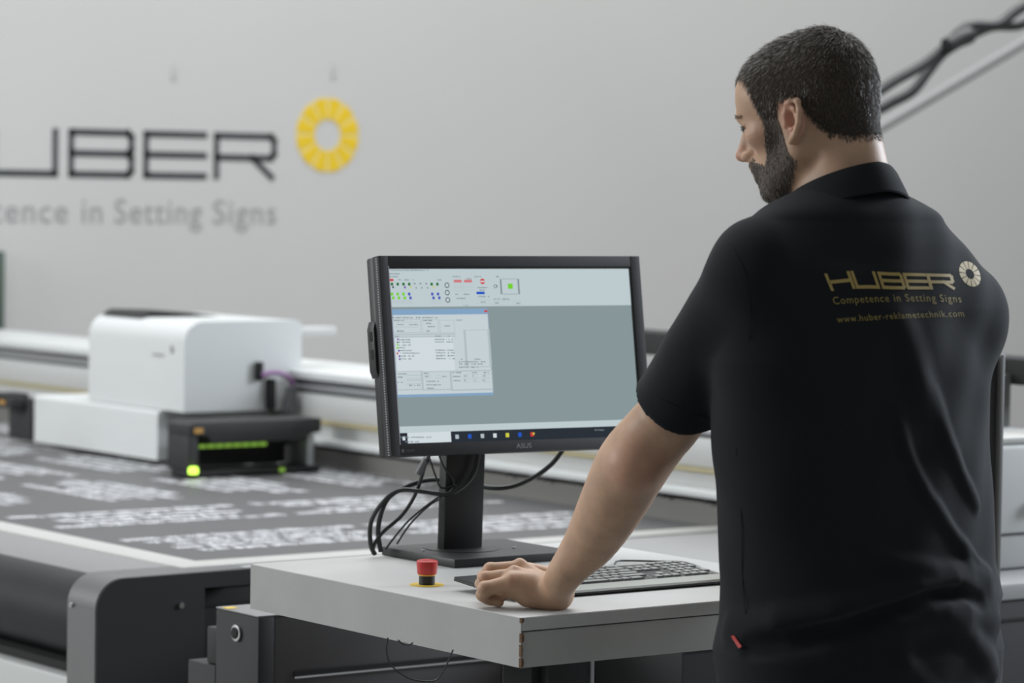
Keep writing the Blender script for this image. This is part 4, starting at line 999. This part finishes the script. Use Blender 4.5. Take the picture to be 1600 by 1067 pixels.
# printed lettering on the back, pressed onto the cloth
def warp_rows(pl, pr, ht_l, ht_r, sag=0):
    def g(u, v_):     # u 0..1 along, v_ 0..1 up
        x = pl[0]+(pr[0]-pl[0])*u+v_*(-9*(1-u)-5*u)*abs(ht_l)/30; y = pl[1]+(pr[1]-pl[1])*u+sag*4*u*(1-u)-v_*(ht_l+(ht_r-ht_l)*u)
        return x, y
    return g
gH = warp_rows((1300, 450.5), (1494, 450.5), 25, 21.5, 0)
letters = (('H', 0, .175), ('U', .205, .375-.0), ('B', .415, .585), ('E', .615, .775), ('R', .80, .985))
def gmain(u, v_):
    yb_ = np.interp(u, [0, .18, .3, .5, 1], [452, 448.5, 448, 449.5, 450]); yt_ = np.interp(u, [0, .18, .3, .5, 1], [430, 426, 425.5, 428, 430.5])
    return 1300+(1494-1300)*u-v_*(9-4*u), yb_+(yt_-yb_)*v_
for L, u0, u1 in letters:
    mb = MB(); sc = (u1-u0)/1.75
    for q in stroke_quads(L, .235, 5):
        P_ = [hit(*gmain(u0+p[0]*sc, p[1])) for p in q]; mb.add(P_, [(0, 1, 2, 3)])
    mb.build('printed_letter', M['goldprint'], polo)
def shirt_text(s, x0, x1, y0, y1, cap_, m, name, tilt, bow):
    q, ff = font_mesh(s, .25, 1.15); xm, xM = q[:, 0].min(), q[:, 0].max(); vv = []
    for p in q:
        u = (p[0]-xm)/(xM-xm); x = x0+(x1-x0)*u-p[1]*4; y = y0+(y1-y0)*u+bow*4*u*(1-u)-p[1]*cap_/.69; vv.append(hit(x, y))
    MB().add(vv, ff).build(name, m, polo)
shirt_text('Competence in Setting Signs', 1303, 1503, 475.5, 472.5, 11.5, M['dullprint'], 'printed_slogan', 0, -3)
shirt_text('www.huber-reklametechnik.com', 1309, 1507, 504, 494.5, 10, M['dullprint'], 'printed_address', 0, -1.5)
for i in range(12):
    mb = MB(); a0 = i*math.pi/6+.04; a1 = (i+1)*math.pi/6-.04
    for k in range(4):
        b0 = a0+(a1-a0)*k/4; b1 = a0+(a1-a0)*(k+1)/4
        for r0, r1 in ((.40, .7), (.7, 1)):
            P_ = [hit(1515.5+16.5*r*math.cos(b)+3*r*math.sin(b)*-1, 428-19.5*r*math.sin(b)+3*r*math.cos(b)) for r, b in ((r0, b0), (r1, b0), (r1, b1), (r0, b1))]; mb.add(P_, [(0, 1, 2, 3)])
    mb.build('printed_ring_segment', M['goldprint'], polo)
# seams and little red side tab
def seam(px, name='seam', r=.0006): return MB().tube([hit(x, y, .0002) for x, y in px], r, 6, 4).build(name, M['shirt'], polo, smooth=True)
seam([(1001, 606), (1030, 622), (1060, 636), (1090, 648), (1108, 654)], 'sleeve_hem_seam')
seam([(1141, 380), (1152, 400), (1165, 430), (1172, 480), (1170, 530)], 'armhole_seam')
seam([(1150, 700), (1158, 800), (1160, 900), (1165, 960)], 'side_seam')
p_ = [hit(x, y, .004) for x, y in ((1142, 994), (1147, 993), (1159, 1010), (1154, 1013))]
MB().add(p_+[tuple(np.array(p)+FW*.003) for p in p_], [(0, 1, 2, 3), (4, 5, 6, 7), (0, 1, 5, 4), (1, 2, 6, 5), (2, 3, 7, 6), (3, 0, 4, 7)]).build('red_tab', M['red'], polo)
# trousers and shoes (below the frame)
def trousers(P):
    d = d_ell(P, HIP+V(0, 0, -.01), (.185, .150, .21))
    for s in (-1, 1):
        h = HIP+V(s*.095, 0, -.02); k = V(.335+s*.115, -.45, .50); a = V(.335+s*.13, -.49, .09)
        d = su(d, su(d_cap(P, h, k, .098, .075), d_cap(P, k, a, .073, .062), .02), .02)
    return np.maximum(np.maximum(d, .075-P[:, 2]), P[:, 2]-.94)
v, f = sculpt(trousers, (.0, -.75, .04), (.70, -.2, 1.0), .008); mesh_obj('trousers', v, f, M['trouser'], man)
for s in (-1, 1):
    def shoe(P, s=s):
        c = V(.335+s*.13, -.50, .0)
        d = su(d_ell(P, c+V(0, .13, .035), (.047, .11, .04)), d_ell(P, c+V(0, .0, .05), (.040, .07, .055)), .03)
        return np.maximum(d, .014-P[:, 2])
    c0 = V(.335+s*.13, -.50, 0); v, f = sculpt(shoe, c0+V(-.07, -.1, .0), c0+V(.07, .27, .13), .005); so = mesh_obj('shoe', v, f, M['shoe'], man)
    MB().prism([(c0[0]+.05*math.cos(t)*(1 if math.sin(t) > 0 else .85), c0[1]+.085+.165*math.sin(t)) for t in np.linspace(0, 2*math.pi, 24, endpoint=False)], 2, 0, .0145).build('sole', M['sole'], so)
